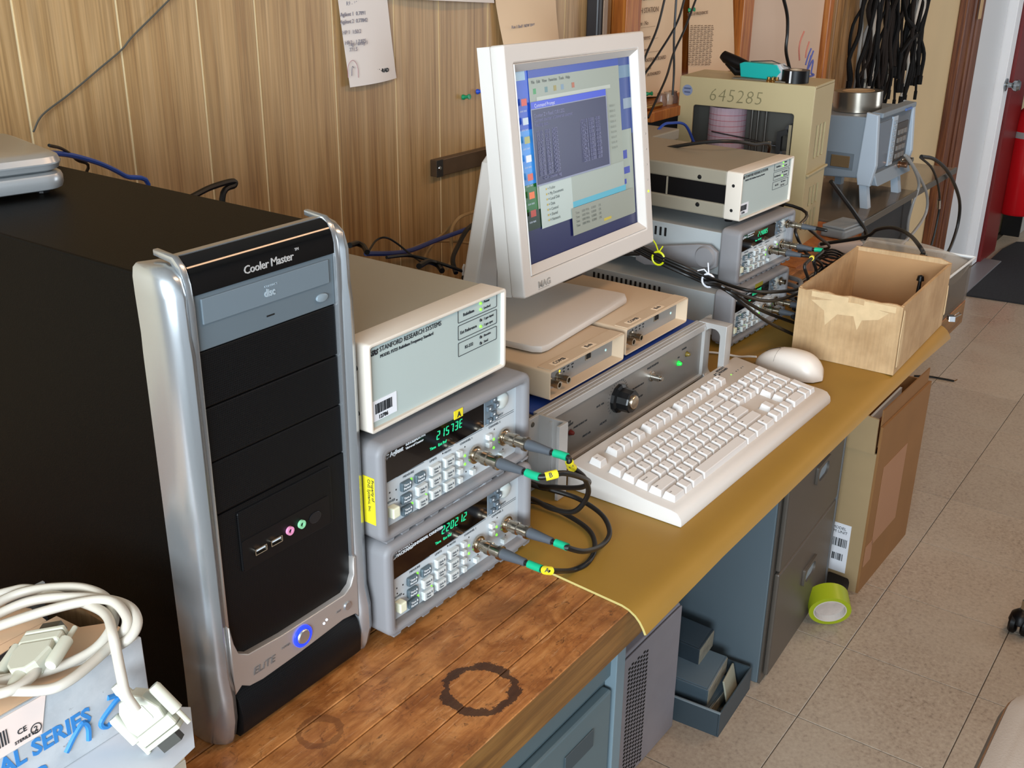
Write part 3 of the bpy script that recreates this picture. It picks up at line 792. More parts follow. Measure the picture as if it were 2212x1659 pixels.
# ------------------------------------------------------------------ monitor
MON = mat('monitor_beige', '#cfcac4', .5, noise=.02, nscale=4)
MT = thing('monitor', 'beige flat panel monitor with a command window on its screen', 'monitor', (.6204, .3262, .3685))
MT.rotation_mode = 'XYZ'
rz_, tl_, rl_ = R(2.9), R(-7.55), R(1.35)
MT.rotation_euler = (Matrix.Rotation(rz_, 3, 'Z') @ Matrix.Rotation(tl_, 3, 'X') @ Matrix.Rotation(rl_, 3, 'Y')).to_euler()
sw, sh = .1525, .1185
# local y points away from the viewer, screen plane at y = 0
bz = obj('bezel', curve_mesh('bz', [rrect(-.181, .181, -.153, .150, .004, 4), rrect(-.1615, .1600, -.1285, .1275, .001, 1)], .020, .0025), MON, MT, (0, -.002, 0), smooth=True)
# sloping inner rim
def quad(bm, a, b_, c_, d_): bm.faces.new([bm.verts.new(p) for p in (a, b_, c_, d_)])
bm = bmesh.new()
o_ = [(-.1615, -.1285), (.1600, -.1285), (.1600, .1275), (-.1615, .1275)]; i_ = [(-sw, -sh), (sw, -sh), (sw, sh), (-sw, sh)]
for k in range(4):
    a, c_ = o_[k], o_[(k+1) % 4]; e, f_ = i_[k], i_[(k+1) % 4]
    quad(bm, (a[0], -.0105, a[1]), (c_[0], -.0105, c_[1]), (f_[0], -.0005, f_[1]), (e[0], -.0005, e[1]))
bmesh.ops.remove_doubles(bm, verts=bm.verts, dist=1e-6)
bmesh.ops.recalc_face_normals(bm, faces=bm.faces); bmesh.ops.solidify(bm, geom=list(bm.faces), thickness=.002)
obj('inner_rim', bm, MON, MT)
# housing behind the bezel
bm = bmesh.new()
rgs = []
for y, ww, z0, z1 in ((.008, .180, -.152, .149), (.026, .180, -.152, .149), (.040, .150, -.13, .12), (.052, .11, -.10, .085)):
    rgs.append([bm.verts.new(p) for p in ((-ww, y, z0), (ww, y, z0), (ww, y, z1), (-ww, y, z1))])
for a, c_ in zip(rgs, rgs[1:]):
    for k in range(4): bm.faces.new((a[k], a[(k+1) % 4], c_[(k+1) % 4], c_[k]))
bm.faces.new(rgs[0]); bm.faces.new(rgs[-1]); bmesh.ops.recalc_face_normals(bm, faces=bm.faces)
obj('housing', bm, MON, MT)
# screen picture, all flat print on the lit panel
EMK = .62
def scr(name, c, e=.55): return mat(name, c, .25, emit=e)
SB = obj('screen', box(-sw-.002, sw+.002, 0, .004, -sh-.002, sh+.002), mat('screen_base', '#1a1c3c', .22, emit=.10), MT)
_lay = [0]
def pane(x0, x1, y0, y1, c, e=.38, parent=SB, name='window'):
    """x, y in 0..1 of the screen, y from the top"""
    _lay[0] += 1; yy = -.0002-.00006*_lay[0]
    return obj(name, box(-sw+2*sw*x0, -sw+2*sw*x1, yy-.00005, yy, sh-2*sh*y1, sh-2*sh*y0), mat('screen'+c+str(e), c, .25, emit=e*EMK), parent)
def stext(s, x, y, size, c, e=.35):
    _lay[0] += 1
    return text('lettering', s, size, mat('stext'+c, c, .4, emit=e*EMK), SB, (-sw+2*sw*x, -.0002-.00006*_lay[0], sh-2*sh*y), ext=.00002)
pane(0, 1, 0, 1, '#1c2050', .16, name='desktop')
pane(0, .16, 0, .30, '#1f4fc0', .45, name='desktop'); pane(0, .16, .30, .58, '#3a8fe0', .5, name='desktop'); pane(0, .16, .58, .72, '#1f6b2a', .22, name='desktop'); pane(0, .16, .72, .82, '#16301c', .1, name='desktop')
pane(.86, 1., 0, .45, '#1d3c86', .25, name='desktop')
pane(.88, 1., .05, .12, '#5f7f9a', .25, name='cloud'); pane(.02, .10, .0, .05, '#8fb0c8', .3, name='cloud'); pane(.92, 1., .24, .30, '#7f93a6', .25, name='cloud')
pane(.84, .985, .42, .93, '#8e9a90', .28); pane(.86, .93, .54, .59, '#24369a', .25); pane(.87, .95, .64, .68, '#24369a', .25); pane(.88, .91, .71, .74, '#24369a', .25)
pane(.12, .89, .0, .045, '#1c3c9a', .35, name='title_bar')
pane(.12, .89, .045, .72, '#8d978c', .34)
for k, (x, c) in enumerate(((.15, '#2f8a4a'), (.24, '#55787c'), (.31, '#8a7f3a'), (.37, '#6f8aa0'), (.46, '#a05a3a'))):
    pane(x, x+.022, .10, .128, c, .3, name='toolbar_icon')
pane(.17, .80, .145, .165, '#aab3aa', .35, name='address_bar')
stext('File   Edit   View   Favorites   Tools   Help', .14, .075, .0055, '#3a4040')
pane(.40, .895, .74, .775, '#4fa4bc', .35, name='title_bar')
pane(.135, .40, .60, .83, '#a9b8b4', .42); pane(.40, .885, .60, .742, '#96a29a', .36)
for k in range(7):
    stext('+ %s' % ('Folder', 'My Documents', 'Local Disk', 'Data', 'Control', 'Shared', 'Network')[k], .20, .635+.028*k, .0055, '#3b4546')
    pane(.185, .195, .622+.028*k, .632+.028*k, '#b09a3c', .3, name='folder_icon')
pane(.38, .96, .775, .93, '#8b9186', .3)
for k in range(4):
    stext('Time    1000 MHz    0.0000     OK', .41, .815+.024*k, .0050, '#4a4f48')
pane(.66, .73, .895, .91, '#b9a83a', .3, name='button')
pane(.115, .745, .165, .205, '#2540c0', .5, name='title_bar'); pane(.112, .75, .20, .60, '#7e86a0', .3); pane(.118, .742, .205, .592, '#20224e', .14)
stext('Command Prompt', .14, .195, .0065, '#c9cfe0', .5)
for k in range(3): stext(('Counter Z = Read 12.8.1.232', 'Current counter is Universal counter', 'Reading data...')[k], .13, .245+.024*k, .0062, '#777ba0')
for k in range(11):
    stext('53.%02d   0%d.%d   2457' % (10+k*7 % 50, k % 10, k*3 % 10), .14, .335+.0215*k, .0066, '#777ba0')
    stext('12%02d.%d  0.00%d  -0.0%d' % (k*5+11, k % 10, k*7 % 10, k % 9), .50, .325+.0215*k, .0066, '#777ba0')
stext('C:\\> counter log', .17, .572, .0062, '#777ba0')
for k in range(9): stext('10.0.0.%d' % (k+11), .76, .27+.03*k, .0045, '#59625c')
for k, c in enumerate(('#c2402a', '#b9c9d6', '#9aa05a', '#d6e0ea', '#c9543a', '#d86a2a', '#a63a2a')):
    pane(.035, .075, .14+.095*k, .175+.095*k, c, .35, name='desktop_icon'); stext('icon text', .02, .205+.095*k, .0042, '#b9c6da')
text('logo', 'MAG', .0115, mat('monitor_logo', '#9a9690', .5), MT, (-.148, -.0125, -.1465), bold=.0003, sx=1.2)
obj('logo_line', box(-.148, -.122, -.0125, -.012, -.1486, -.1482), MATS['monitor_logo'], MT)
obj('power_light', lathe([(0, .0014), (.0012, .0012), (.0018, 0)], 12, FRONT), mat('lime_led', '#b6ff1e', .3, emit=1.8), MT, (.1700, -.012, -.075), smooth=True)
for k in range(5): obj('control_button', lathe([(0, .0006), (.0013, .0005), (.0015, 0)], 10, FRONT), mat('bezel_button', '#aaa59e', .5), MT, (.1700, -.012, .03-k*.022), smooth=True)
# neck and base
nk = Matrix.Translation((.6204, .3262, .3685))
inv = MT.rotation_euler.to_matrix().to_4x4(); inv.translation = MT.location; inv = inv.inverted()
def world_part(name, bm, m, parent, invm, **k):
    o = obj(name, bm, m, parent, **k); o.data.transform(invm); return o
ZBASE = .1460
poly = [(.474, .272), (.700, .2885), (.7155, .300), (.716, .312), (.700, .455), (.690, .465), (.490, .465), (.480, .455), (.452, .325), (.455, .285), (.462, .2745)]
bm = bmesh.new(); add_prism(bm, poly, ZBASE, ZBASE+.010, 'z', .003)
world_part('base', bm, MON, MT, inv, smooth=True)
bm = bmesh.new()
add_prism(bm, [(.520, ZBASE+.008), (.722, ZBASE+.008), (.676, .350), (.660, .362), (.590, .362), (.574, .350)], .432, .458, 'y', .004)
world_part('neck', bm, MON, MT, inv)
world_part('neck_seam', box(.5775, .5783, .4315, .4325, ZBASE+.012, .345), mat('monitor_seam', '#8d867e', .6), MT, inv)
world_part('hinge', box(.575, .675, .375, .433, .290, .352, .006), MON, MT, inv)

# ------------------------------------------------------------------ keyboard
KBB = mat('keyboard_base', '#c8c2bb', .5); KEY = mat('key_cap', '#d0ccc8', .5)
K = thing('keyboard', 'off-white wired computer keyboard lying on the mustard mat', 'keyboard', (.4049, .0345, .0004), R(-.9066))
pf = [(.0, .0), (-.001, .0040), (.0005, .0105), (.006, .0168), (.014, .0188), (.050, .0215), (.1560, .0362), (.1590, .0350), (.1605, .0300), (.1605, .0)]
bm = bmesh.new(); add_prism(bm, pf, 0, .46, 'x', .0012)
obj('base', bm, KBB, K, smooth=True)
def ktop(y): return .0215 + (y-.05)*(.0366-.0215)/(.1585-.05) if y > .05 else .0188+(y-.014)*(.0215-.0188)/(.036)
U = .01905; X0 = .0165; KA = math.atan((.0366-.0215)/.1085)
KM = {}
def keymesh(wu, hu=1.):
    if (wu, hu) in KM: return KM[(wu, hu)]
    wd = wu*U-.0012; dp = hu*U-.0012; bm = bmesh.new(); ins = .0026
    A = [bm.verts.new(p) for p in ((-wd/2, -dp/2, 0), (wd/2, -dp/2, 0), (wd/2, dp/2, 0), (-wd/2, dp/2, 0))]
    B = [bm.verts.new(p) for p in ((-wd/2+ins, -dp/2+ins*1.1, .0092), (wd/2-ins, -dp/2+ins*1.1, .0092), (wd/2-ins, dp/2-ins*.5, .0098), (-wd/2+ins, dp/2-ins*.5, .0098))]
    bm.faces.new(list(reversed(A))); tf = bm.faces.new(B)
    for k in range(4): bm.faces.new((A[k], A[(k+1) % 4], B[(k+1) % 4], B[k]))
    es = [e for e in bm.edges if not (e.verts[0] in A and e.verts[1] in A)]
    bmesh.ops.bevel(bm, geom=es, offset=.0007, segments=1, affect='EDGES')
    me = bpy.data.meshes.new('key'); bm.to_mesh(me); bm.free(); me.materials.append(KEY)
    KM[(wu, hu)] = me; return me
KINK = mat('key_ink', '#6a6460', .6)
def key(xu, row, wu=1., s='', hu=1.):
    rowy = {0: .0180, 1: .0180+U, 2: .0180+2*U, 3: .0180+3*U, 4: .0180+4*U, 5: .0180+5*U+.0098}[row]
    x = X0+(xu+wu/2)*U; y = rowy+hu*U/2
    o = obj('key', keymesh(wu, hu), None, K, (x, y, ktop(y)-.0012), (KA, 0, 0))
    if s: text('legend', s, .0040 if len(s) == 1 else .0030, KINK, o, (-wu*U/2+.0042, .0012, .0096), (R(2), 0, 0), ext=.0001)
key(0, 5, 1, 'Esc')
for g, x in enumerate((2, 6.5, 11)):
    for k in range(4): key(x+k, 5, 1, 'F%d' % (g*4+k+1))
for k, s in enumerate(('PrtSc', 'ScrLk', 'Pause')): key(15.25+k, 5, 1, s)
for k, s in enumerate('`1234567890-='): key(k, 4, 1, s)
key(13, 4, 2, 'Backspace')
key(0, 3, 1.5, 'Tab')
for k, s in enumerate('QWERTYUIOP[]'): key(1.5+k, 3, 1, s)
key(13.5, 3, 1.5, '\\')
key(0, 2, 1.75, 'Caps Lock')
for k, s in enumerate("ASDFGHJKL;'"): key(1.75+k, 2, 1, s)
key(12.75, 2, 2.25, 'Enter')
key(0, 1, 2.25, 'Shift')
for k, s in enumerate('ZXCVBNM,./'): key(2.25+k, 1, 1, s)
key(12.25, 1, 2.75, 'Shift')
key(0, 0, 1.5, 'Ctrl'); key(1.5, 0, 1., ''); key(2.5, 0, 1.5, 'Alt'); key(4, 0, 6.5); key(10.5, 0, 1.5, 'Alt'); key(12., 0, 1.5, ''); key(13.5, 0, 1.5, 'Ctrl')
for k, s in enumerate(('Ins', 'Hom', 'PgU')): key(15.25+k, 4, 1, s)
for k, s in enumerate(('Del', 'End', 'PgD')): key(15.25+k, 3, 1, s)
key(16.25, 1, 1); 
for k in range(3): key(15.25+k, 0, 1)
NX = 18.5
for k, s in enumerate(('Num', '/', '*', '-')): key(NX+k, 4, 1, s)
for k, s in enumerate('789'): key(NX+k, 3, 1, s)
for k, s in enumerate('456'): key(NX+k, 2, 1, s)
for k, s in enumerate('123'): key(NX+k, 1, 1, s)
key(NX, 0, 2, '0'); key(NX+2, 0, 1, '.')
key(NX+3, 2, 1, '+', 2.); key(NX+3, 0, 1, '', 2.)
lz = ktop(.1500)
obj('logo_block', box(.372, .381, .143, .152, ktop(.1475)-.0006, ktop(.1475)+.0004), INKD, K, rot=(0, 0, 0))
text('logo_letters', 'hp', .0070, KBB, K, (.3735, .1455, ktop(.1475)+.0005), (KA*.2, 0, 0), shear=.3)
text('lettering', 'HEWLETT\nPACKARD', .0052, INKD, K, (.384, .1500, ktop(.15)+.0006), (KA, 0, 0), sx=1.1)
for k in range(3):
    obj('indicator', lathe([(0, .0004), (.0010, .0004), (.0013, 0)], 10), LEDG if k == 0 else LEDOFF, K, (.395+k*.017, .1325, ktop(.1325)-.0001))
    text('lettering', ('1', 'A', 'S')[k], .0034, INKG, K, (.400+k*.017, .1315, ktop(.1325)+.0002), (KA, 0, 0))

# ------------------------------------------------------------------ mouse
MOU = mat('mouse_white', '#d9d0c6', .35)
MS = thing('computer_mouse', 'rounded white two button mouse beside the cardboard box', 'mouse', (.943, .125, .0004), R(-6))
bm = bmesh.new(); N = 18; S_ = 14; rings = []
for i in range(N+1):
    t_ = i/N; y = -.058+.116*t_
    wv = .0295*(1-abs(2*t_-1)**3.2)**.45 if 0 < t_ < 1 else .0
    wv *= (1-.16*t_)
    hv = (.0385*(1-(abs(t_-.40)/.60)**2.2)**.6 if t_ > .40 else .0385*(1-((.40-t_)/.40)**2.6)**.55) if 0 < t_ < 1 else 0.
    hv = max(hv, .010 if 0 < t_ < 1 else .006)
    rings.append([bm.verts.new((max(wv, .0015)*math.copysign(abs(math.cos(a))**.75, math.cos(a)), y, .0015+hv*max(0, math.sin(a))**.8)) for a in [math.pi*k/S_ for k in range(S_+1)]])
for a, c_ in zip(rings, rings[1:]):
    for k in range(S_): bm.faces.new((a[k], a[k+1], c_[k+1], c_[k]))
    bm.faces.new((a[S_], a[0], c_[0], c_[S_]))
bm.faces.new(rings[0]); bm.faces.new(list(reversed(rings[-1]))); bmesh.ops.recalc_face_normals(bm, faces=bm.faces)
ms = obj('shell', bm, MOU, MS, smooth=True)
obj('sole', prism([(.024*math.cos(a/12*math.pi), .050*math.sin(a/12*math.pi)) for a in range(24)], 0, .003, 'z'), mat('mouse_sole', '#b9b2aa', .6), MS)
def mouse_z(x, y):
    t_ = (y+.058)/.116; hv = .0385*(1-(abs(t_-.40)/.60)**2.2)**.6 if t_ > .4 else .0385*(1-((.40-t_)/.40)**2.6)**.55
    wv = .0295*(1-abs(2*t_-1)**3.2)**.45*(1-.16*t_); c0 = min(1, abs(x)/wv)**(1/.75); s0 = math.sqrt(max(0, 1-c0*c0))
    return .0015+max(hv, .01)*s0**.8
obj('button_seam', tube([(0, y, mouse_z(0, y)+.0001) for y in (.018, .026, .034, .042)], .0007, 5), INKD, MS)
obj('button_seam', tube([(x, .016, mouse_z(x, .016)+.0001) for x in (-.024, -.02, -.014, -.007, 0, .007, .014, .02, .024)], .00045, 5), mat('seam_grey', '#8d857c', .6), MS)
CWHITE = mat('white_cord', '#d8cfc4', .45)
mc = [(.952, .181, .010), at(1560, 762, z=.004), at(1510, 765, z=.004), at(1460, 745, z=.004), at(1440, 700, z=.004)]
o = tube([(.948, .183, .011), (.95, .196, .008), (.95, .215, .0035), (.945, .25, .003), (.925, .30, .003), (.93, .36, .003), (.93, .46, .003)], .0018, 8, 6)
obj('cord', o, CWHITE, MS).data.transform(Matrix.Rotation(R(6), 4, 'Z') @ Matrix.Translation((-.943, -.125, -.0004)))

# ------------------------------------------------------------------ open cardboard box on the mat
m, nt, b = nodes('kraft_card')
p = pos(nt); f = noise(nt, p, 14, 5, .6); g = noise(nt, pos(nt, (90, 90, 6)), 3, 3)
c = ramp(nt, f, [(.3, '#a5845c'), (.55, '#bb9b72'), (.75, '#c6a981')])
c = mix(nt, 1., c, ramp(nt, g, [(.35, .88), (.6, 1.)]), 'MULTIPLY')
nt.links.new(c, b.inputs['Base Color']); b.inputs['Roughness'].default_value = .75; bump(nt, b, g, .15, .0006); KRAFT = m
KRAFTI = mat('kraft_inside', '#a9835a', .8, noise=.08, nscale=10)
TORN = mat('torn_paper', '#c9ae86', .8, noise=.08, nscale=60)
CB = thing('open_cardboard_box', 'small open cardboard box with torn rim on the mustard mat', 'box', (1.030, -.013, .0004), R(1.5))
BL, BW, BH = .292, .168, .114
def wavy_top(n, a, b_, h, amp, seed):
    rr = random.Random(seed); return [(a+(b_-a)*i/n, h+rr.uniform(-amp, amp)) for i in range(n+1)]
def card_wall(name, pts, axis, a0, a1):
    o = obj(name, prism(pts, a0, a1, axis), KRAFT, CB); return o
card_wall('wall', [(0, 0), (BW, 0)] + list(reversed(wavy_top(14, 0, BW, BH, .0018, 1))), 'x', 0, .0045)
card_wall('wall', [(0, 0), (BW, 0), (BW, BH+.004), (.02, BH+.006), (0, BH)], 'x', BL-.0045, BL)
card_wall('wall', [(.0046, 0), (BL-.0046, 0), (BL-.0046, BH), (.0046, BH)], 'y', 0, .0045)
card_wall('wall', [(.0046, 0), (BL-.0046, 0), (BL-.0046, BH+.003), (.0046, BH+.001)], 'y', BW-.0045, BW)
obj('bottom', box(.0046, BL-.0046, .0046, BW-.0046, 0, .004), KRAFTI, CB)
for x0, x1, y0, y1 in ((.0047, .0055, .0047, BW-.0047), (BL-.0055, BL-.0047, .0047, BW-.0047)):
    obj('lining', box(x0, x1, y0, y1, .004, BH-.003), KRAFTI, CB)
# torn paper patches and strips
obj('torn_patch', prism([(.020, .100), (.035, .086), (.060, .080), (.066, .062), (.074, .084), (.100, .082), (.118, .060), (.122, .084), (.145, .098), (.110, .104), (.070, .106)], -.0009, -.0002, 'x'), TORN, CB)
obj('torn_flap', prism([(.0, .0), (.010, .0), (.014, .045), (.006, .090), (.0, .095), (-.004, .05)], -.001, .0, 'y'), TORN, CB, (.006, -.0008, .012))
obj('torn_flap', prism([(.0, .0), (.006, .002), (.004, .04), (-.001, .055)], -.001, .0, 'y'), TORN, CB, (BL-.004, -.0008, .02))
obj('torn_strip', box(-.0012, -.0003, .010, .060, BH-.012, BH-.002), TORN, CB)
obj('torn_strip', box(-.0014, -.0005, .085, .145, BH-.010, BH-.001), TORN, CB)
cr = obj('crumpled_paper', prism([(.06, .004), (.14, .004), (.16, .028), (.12, .036), (.08, .046)], .03, .14, 'y', .004), mat('brown_paper', '#b08a60', .7, noise=.1), None)
cr.matrix_world = Matrix.Translation((1.075, -.010, .0050)) 
tag(cr, 'crumpled brown paper lying inside the open cardboard box', 'paper')
bl = thing('black_plug', 'small black plug standing inside the open cardboard box', 'plug', at(1975, 655, z=.06))
bl.location = (1.265, .030, .0046)
obj('body', tube([(0, 0, 0), (0, 0, .05), (.002, 0, .07), (.004, 0, .085)], [.004, .004, .0035, .003], 12), BLACKP, bl, smooth=True)
obj('cap', lathe([(0, .010), (.005, .008), (.0065, 0), (0, -.002)], 14), BLACKP, bl, (.004, 0, .085), smooth=True)
# ------------------------------------------------------------------ far stack: two counters with a rubidium unit
SF = .92
cD = make_counter('lower grey counter of the stack behind the mouse, half hidden by the rack handle', '10000.0', 1, k=SF, handle=True)
cC = make_counter('grey counter with swing handle, between the far rubidium unit and the lowest counter', '21408.5', 0, k=SF, handle=True)
for c_, q in ((cD, at(1574, 753, z=.004)), (cC, at(1588.4, 621.5, z=.0993))):
    c_.location = (q.x+.0115, q.y+.0055, q.z+.0104); c_.rotation_euler.z = R(-2.2)
cC.location.z = cD.location.z+.1036*SF
for c_ in (cC, cD):
    bm = bmesh.new()
    for k in range(15): add_box(bm, -.0004, .0012, .150+k*.0105, .1540+k*.0105, .054, .070)
    obj('vent_slot', bm, DARK, c_)
s = obj('sticker', box(.070, .100, -.0084, -.0079, .0825, .0900), mat('olive_label', '#8f8a2a', .5), cD)
# swing handle of the upper counter
for x0, x1 in ((-.0235, -.0135), (.2205, .2300)):
    h_ = obj('swing_handle', prism([(.030, .022), (.042, .014), (.066, .014), (.180, -.002), (.200, .004), (.200, .024), (.180, .034), (.070, .058), (.046, .060), (.030, .050)], x0, x1, 'x', .003), BUMP, cC, smooth=True)
obj('pivot', lathe([(0, .006), (.018, .005), (.021, 0)], 24, Matrix.Rotation(R(-90), 4, 'Y')), BUMP, cC, (-.0235, .053, .037), smooth=True)
obj('handle_grip', box(-.0135, .2205, .186, .200, .006, .024, .003), BUMP, cC)
rb2 = make_rb('cream fronted rubidium standard on top of the stack behind the mouse', .93)
q = at(1595.6, 479.7, z=cC.location.z+(.092+.0105)*SF); rb2.location = q; rb2.rotation_euler.z = R(-2.5)

# ------------------------------------------------------------------ coax leads
def coax(label, P, path, r=.0030, tags=('g', 'y'), letter=None, dirv=(0, -1, 0), group=None, plug=True, s=1., far=None):
    """P: socket centre; path: further points of the cord, world space"""
    t = thing('coaxial_cable', label, 'cable', P, 0, group)
    P = Vector(P); D = Vector(dirv).normalized()
    rot = D.to_track_quat('Z', 'Y').to_matrix().to_4x4()
    def put(name, prof, m, seg=20, sm=True): return obj(name, lathe(prof, seg, rot), m, t, smooth=sm)
    put('plug', [(.0062*s, .003*s), (.0072*s, .003*s), (.0072*s, .0065*s), (.0062*s, .007*s), (.0064*s, .014*s), (.0074*s, .0145*s), (.0074*s, .020*s), (.0060*s, .021*s), (.0060*s, .030*s), (.0078*s, .0305*s), (.0078*s, .034*s), (.0050*s, .0345*s)], NICKEL)
    put('boot', [(.0058*s, .0335*s), (.0060*s, .040*s), (.0044*s, .058*s), (.0042*s, .064*s), (.0, .064*s)], GREYC)
    pts = [D*.050*s, D*.066*s, D*.085*s] + [Vector(p)-P for p in path]
    sp_ = spline(pts, 8)
    obj('cord', tube(sp_, r, 10), CABLE, t, smooth=True)
    def along(dist):
        acc = 0
        for a, c_ in zip(sp_, sp_[1:]):
            l = (c_-a).length
            if acc+l >= dist: return a+(c_-a)*((dist-acc)/l), (c_-a).normalized()
            acc += l
        return sp_[-1], D
    def sleeve(d0, d1, m, name, rr):
        a, _ = along(d0); c_, _ = along((d0+d1)/2); e, _ = along(d1)
        return obj(name, tube([a, c_, e], rr, 14), m, t, smooth=True)
    if 'g' in tags: sleeve(.018*s, .034*s, GREENT, 'green_band', r*1.42)
    if 'y' in tags:
        y_ = sleeve(.040*s, .052*s, YLAB, 'yellow_tag', r*1.5)
        if letter:
            p_, d_ = along(.0455*s)
            up = (CAM-(P+p_)).normalized()
            zx = (d_ - up*d_.dot(up)).normalized(); yx = up.cross(zx)
            mm = Matrix((zx, yx, up)).transposed().to_4x4()
            text('lettering', letter, .0066, INKD, y_, p_ + up*(r*1.5+.0004) - zx*.002 - yx*.002, mm.to_euler(), bold=.0001)
    return t
A1, A2, B1, B2 = (.1744, .1643, .1502), (.2238, .1643, .1518), (.1759, .1611, .0447), (.2253, .1611, .0462)
coax('coax lead with tag B in the first input of the counter bearing the A sticker', A1,
     [at(1215, 1022, y=.066), at(1255, 1031, y=.070), at(1272, 1042, y=.085), at(1252, 1053, y=.110), at(1200, 1052, y=.16), at(1145, 1042, y=.21), (.34, .30, .05)], letter='B')
coax('coax lead with tag C in the second input of the counter bearing the A sticker', A2,
     [at(1232, 1006, y=.077), at(1262, 1032, y=.075), at(1270, 1068, y=.085), at(1240, 1105, y=.105), at(1190, 1098, y=.14), at(1140, 1075, y=.185), (.31, .27, .025)], letter='C')
coax('coax lead without yellow tag in the second input of the counter with owner label', B2,
     [at(1225, 1183, y=.070), at(1262, 1191, y=.066), at(1300, 1178, z=.012), at(1317, 1150, z=.012), at(1300, 1112, z=.014), at(1250, 1078, z=.016), at(1190, 1058, z=.022), at(1150, 1048, z=.03), (.35, .33, .02)], tags=('g',))
coax('coax lead with tag A in the first input of the counter with owner label', B1,
     [at(1190, 1233, y=.066), at(1235, 1232, z=.005), at(1270, 1215, z=.0045), at(1285, 1182, z=.0045), at(1272, 1145, z=.0045), at(1220, 1110, z=.006), at(1160, 1085, z=.008), (.33, .23, .008), (.35, .33, .008)], letter='A')

def wl_(o, x, z):
    v = Vector((x*SF, 0, z*SF)); v.rotate(o.rotation_euler); return o.location + v
C1, C2 = wl_(cC, .1331, .0265), wl_(cC, .1816, .028); D1, D2 = wl_(cD, .1331, .0265), wl_(cD, .1816, .028); C3 = wl_(cC, .1975, .064)
g_ = 'coax leads of the far counter stack'
bund = [at(1530, 604, x=.945), at(1475, 580, x=.93), at(1420, 556, x=.925), at(1370, 530, x=.93), Vector((.93, .60, .22))]
coax('coax lead with yellow tag in the first input of the swing handle counter', C1, [at(1738, 575, y=.165), at(1745, 612, y=.165), at(1705, 628, y=.18), at(1620, 628, y=.19)]+[p+Vector((0, 0, .004)) for p in bund], r=.0028, tags=('y',), s=.9)
coax('coax lead with green band in the second input of the swing handle counter', C2, [at(1758, 562, y=.18), at(1762, 590, y=.178), at(1735, 628, y=.18), at(1660, 650, y=.175), at(1580, 628, y=.19)]+[p+Vector((0, -.006, -.002)) for p in bund], r=.0028, tags=('g',), s=.9)
coax('black coax lead with yellow tag leaving the lowest far counter towards the cardboard box', D1, [at(1712, 683, y=.175), at(1722, 690, y=.17), at(1760, 700, y=.19), (1.16, .21, .03)], r=.0028, tags=('y',), s=.9)
coax('black coax lead from the second input of the lowest far counter behind the cardboard box', D2, [at(1740, 668, y=.20), at(1765, 690, y=.21), (1.22, .23, .03)], r=.0028, tags=(), s=.9)
coax('black coax lead from the upper corner connector of the far counter with swing handle', C3, [at(1745, 490, y=.22), at(1765, 510, y=.23), at(1790, 535, y=.30), (1.55, .36, .02)], r=.0028, tags=(), s=.85)
for k, (lab, pts) in enumerate((('long black cable running from the tied bundle down to the mustard mat', [at(1725, 728, z=.005), at(1650, 690, y=.17), at(1570, 628, y=.20)]+[p+Vector((.003, -.004, -.010)) for p in bund]),
                   ('black cable of the tied bundle passing under the cardboard box edge', [at(1722, 700, z=.006), at(1640, 668, y=.185), at(1560, 618, y=.21)]+[p+Vector((.002, .006, -.006)) for p in bund]))):
    tag(obj('cable', tube([Vector(p) for p in pts], .0028, 8, 8), CABLE, smooth=True), lab, 'cable')
def tie(label, px, py, x, m, tails):
    c_ = at(px, py, x=x); t = thing('cable_tie', label, 'cable tie', c_)
    obj('loop', tube([(0, .011*math.cos(a), .011*math.sin(a)) for a in [k*math.pi/8 for k in range(17)]], .0018, 6), m, t)
    for tl in tails: obj('tail', tube([(0, 0, .010)]+[tuple(Vector(q)) for q in tl], .0011, 5), m, t)
tie('yellow plastic tie round the black cable bundle', 1422, 558, .925, mat('yellow_tie_glow', '#d3dc16', .4, emit=.05), ([(-.004, .004, .024), (-.012, .012, .040)], [(.006, -.004, .020)]))  # faint glow given to the yellow plastic, which is no light source
tie('white twist tie round the black cable bundle', 1530, 606, .945, mat('white_tie', '#e6e8ee', .4), ([(-.002, .008, .018), (-.01, .016, .016)], [(-.002, .002, .030)]))
tag(obj('cable', tube([at(1385, 345, x=1.16), at(1420, 325, x=1.16), at(1500, 310, x=1.16), at(1570, 305, x=1.18), at(1625, 312, x=1.25), at(1660, 330, x=1.40), (1.5, .52, .05)], .0032, 8, 8), CABLE, smooth=True), 'black cable lying across the far rubidium unit', 'cable')
tag(obj('cable', tube([(1.2, .62, .20), at(1712, 445, y=.30), at(1718, 500, y=.26), at(1740, 545, y=.25), at(1775, 575, y=.26), (1.33, .27, .02)], .003, 8, 8), CABLE, smooth=True), 'black cable hanging down beside the far counter stack', 'cable')

# low case behind the far stack
o = thing('beige_chassis', 'flat beige chassis behind the far rubidium unit', 'instrument', (1.06, .530, ZB))
obj('cover', box(0, .36, .06, .245, .25, .272, .003), RBTOP, o); obj('body', box(.004, .356, .064, .241, .012, .25, .002), RBTOP, o)
for x in (.03, .33):
    for y in (.09, .22): obj('foot', lathe([(0, 0), (.012, 0), (.012, .012), (0, .012)], 12), BLACKP, o, (x, y, 0))

# ------------------------------------------------------------------ chart recorder
TAN = mat('recorder_tan', '#b3a57e', .38, noise=.03, nscale=5)
RC = thing('chart_recorder', 'tall tan metal chart recorder with window and handwritten 645285', 'recorder', (1.655, .401, ZB), R(4.6))
L_, D_, H_ = .305, .142, .348
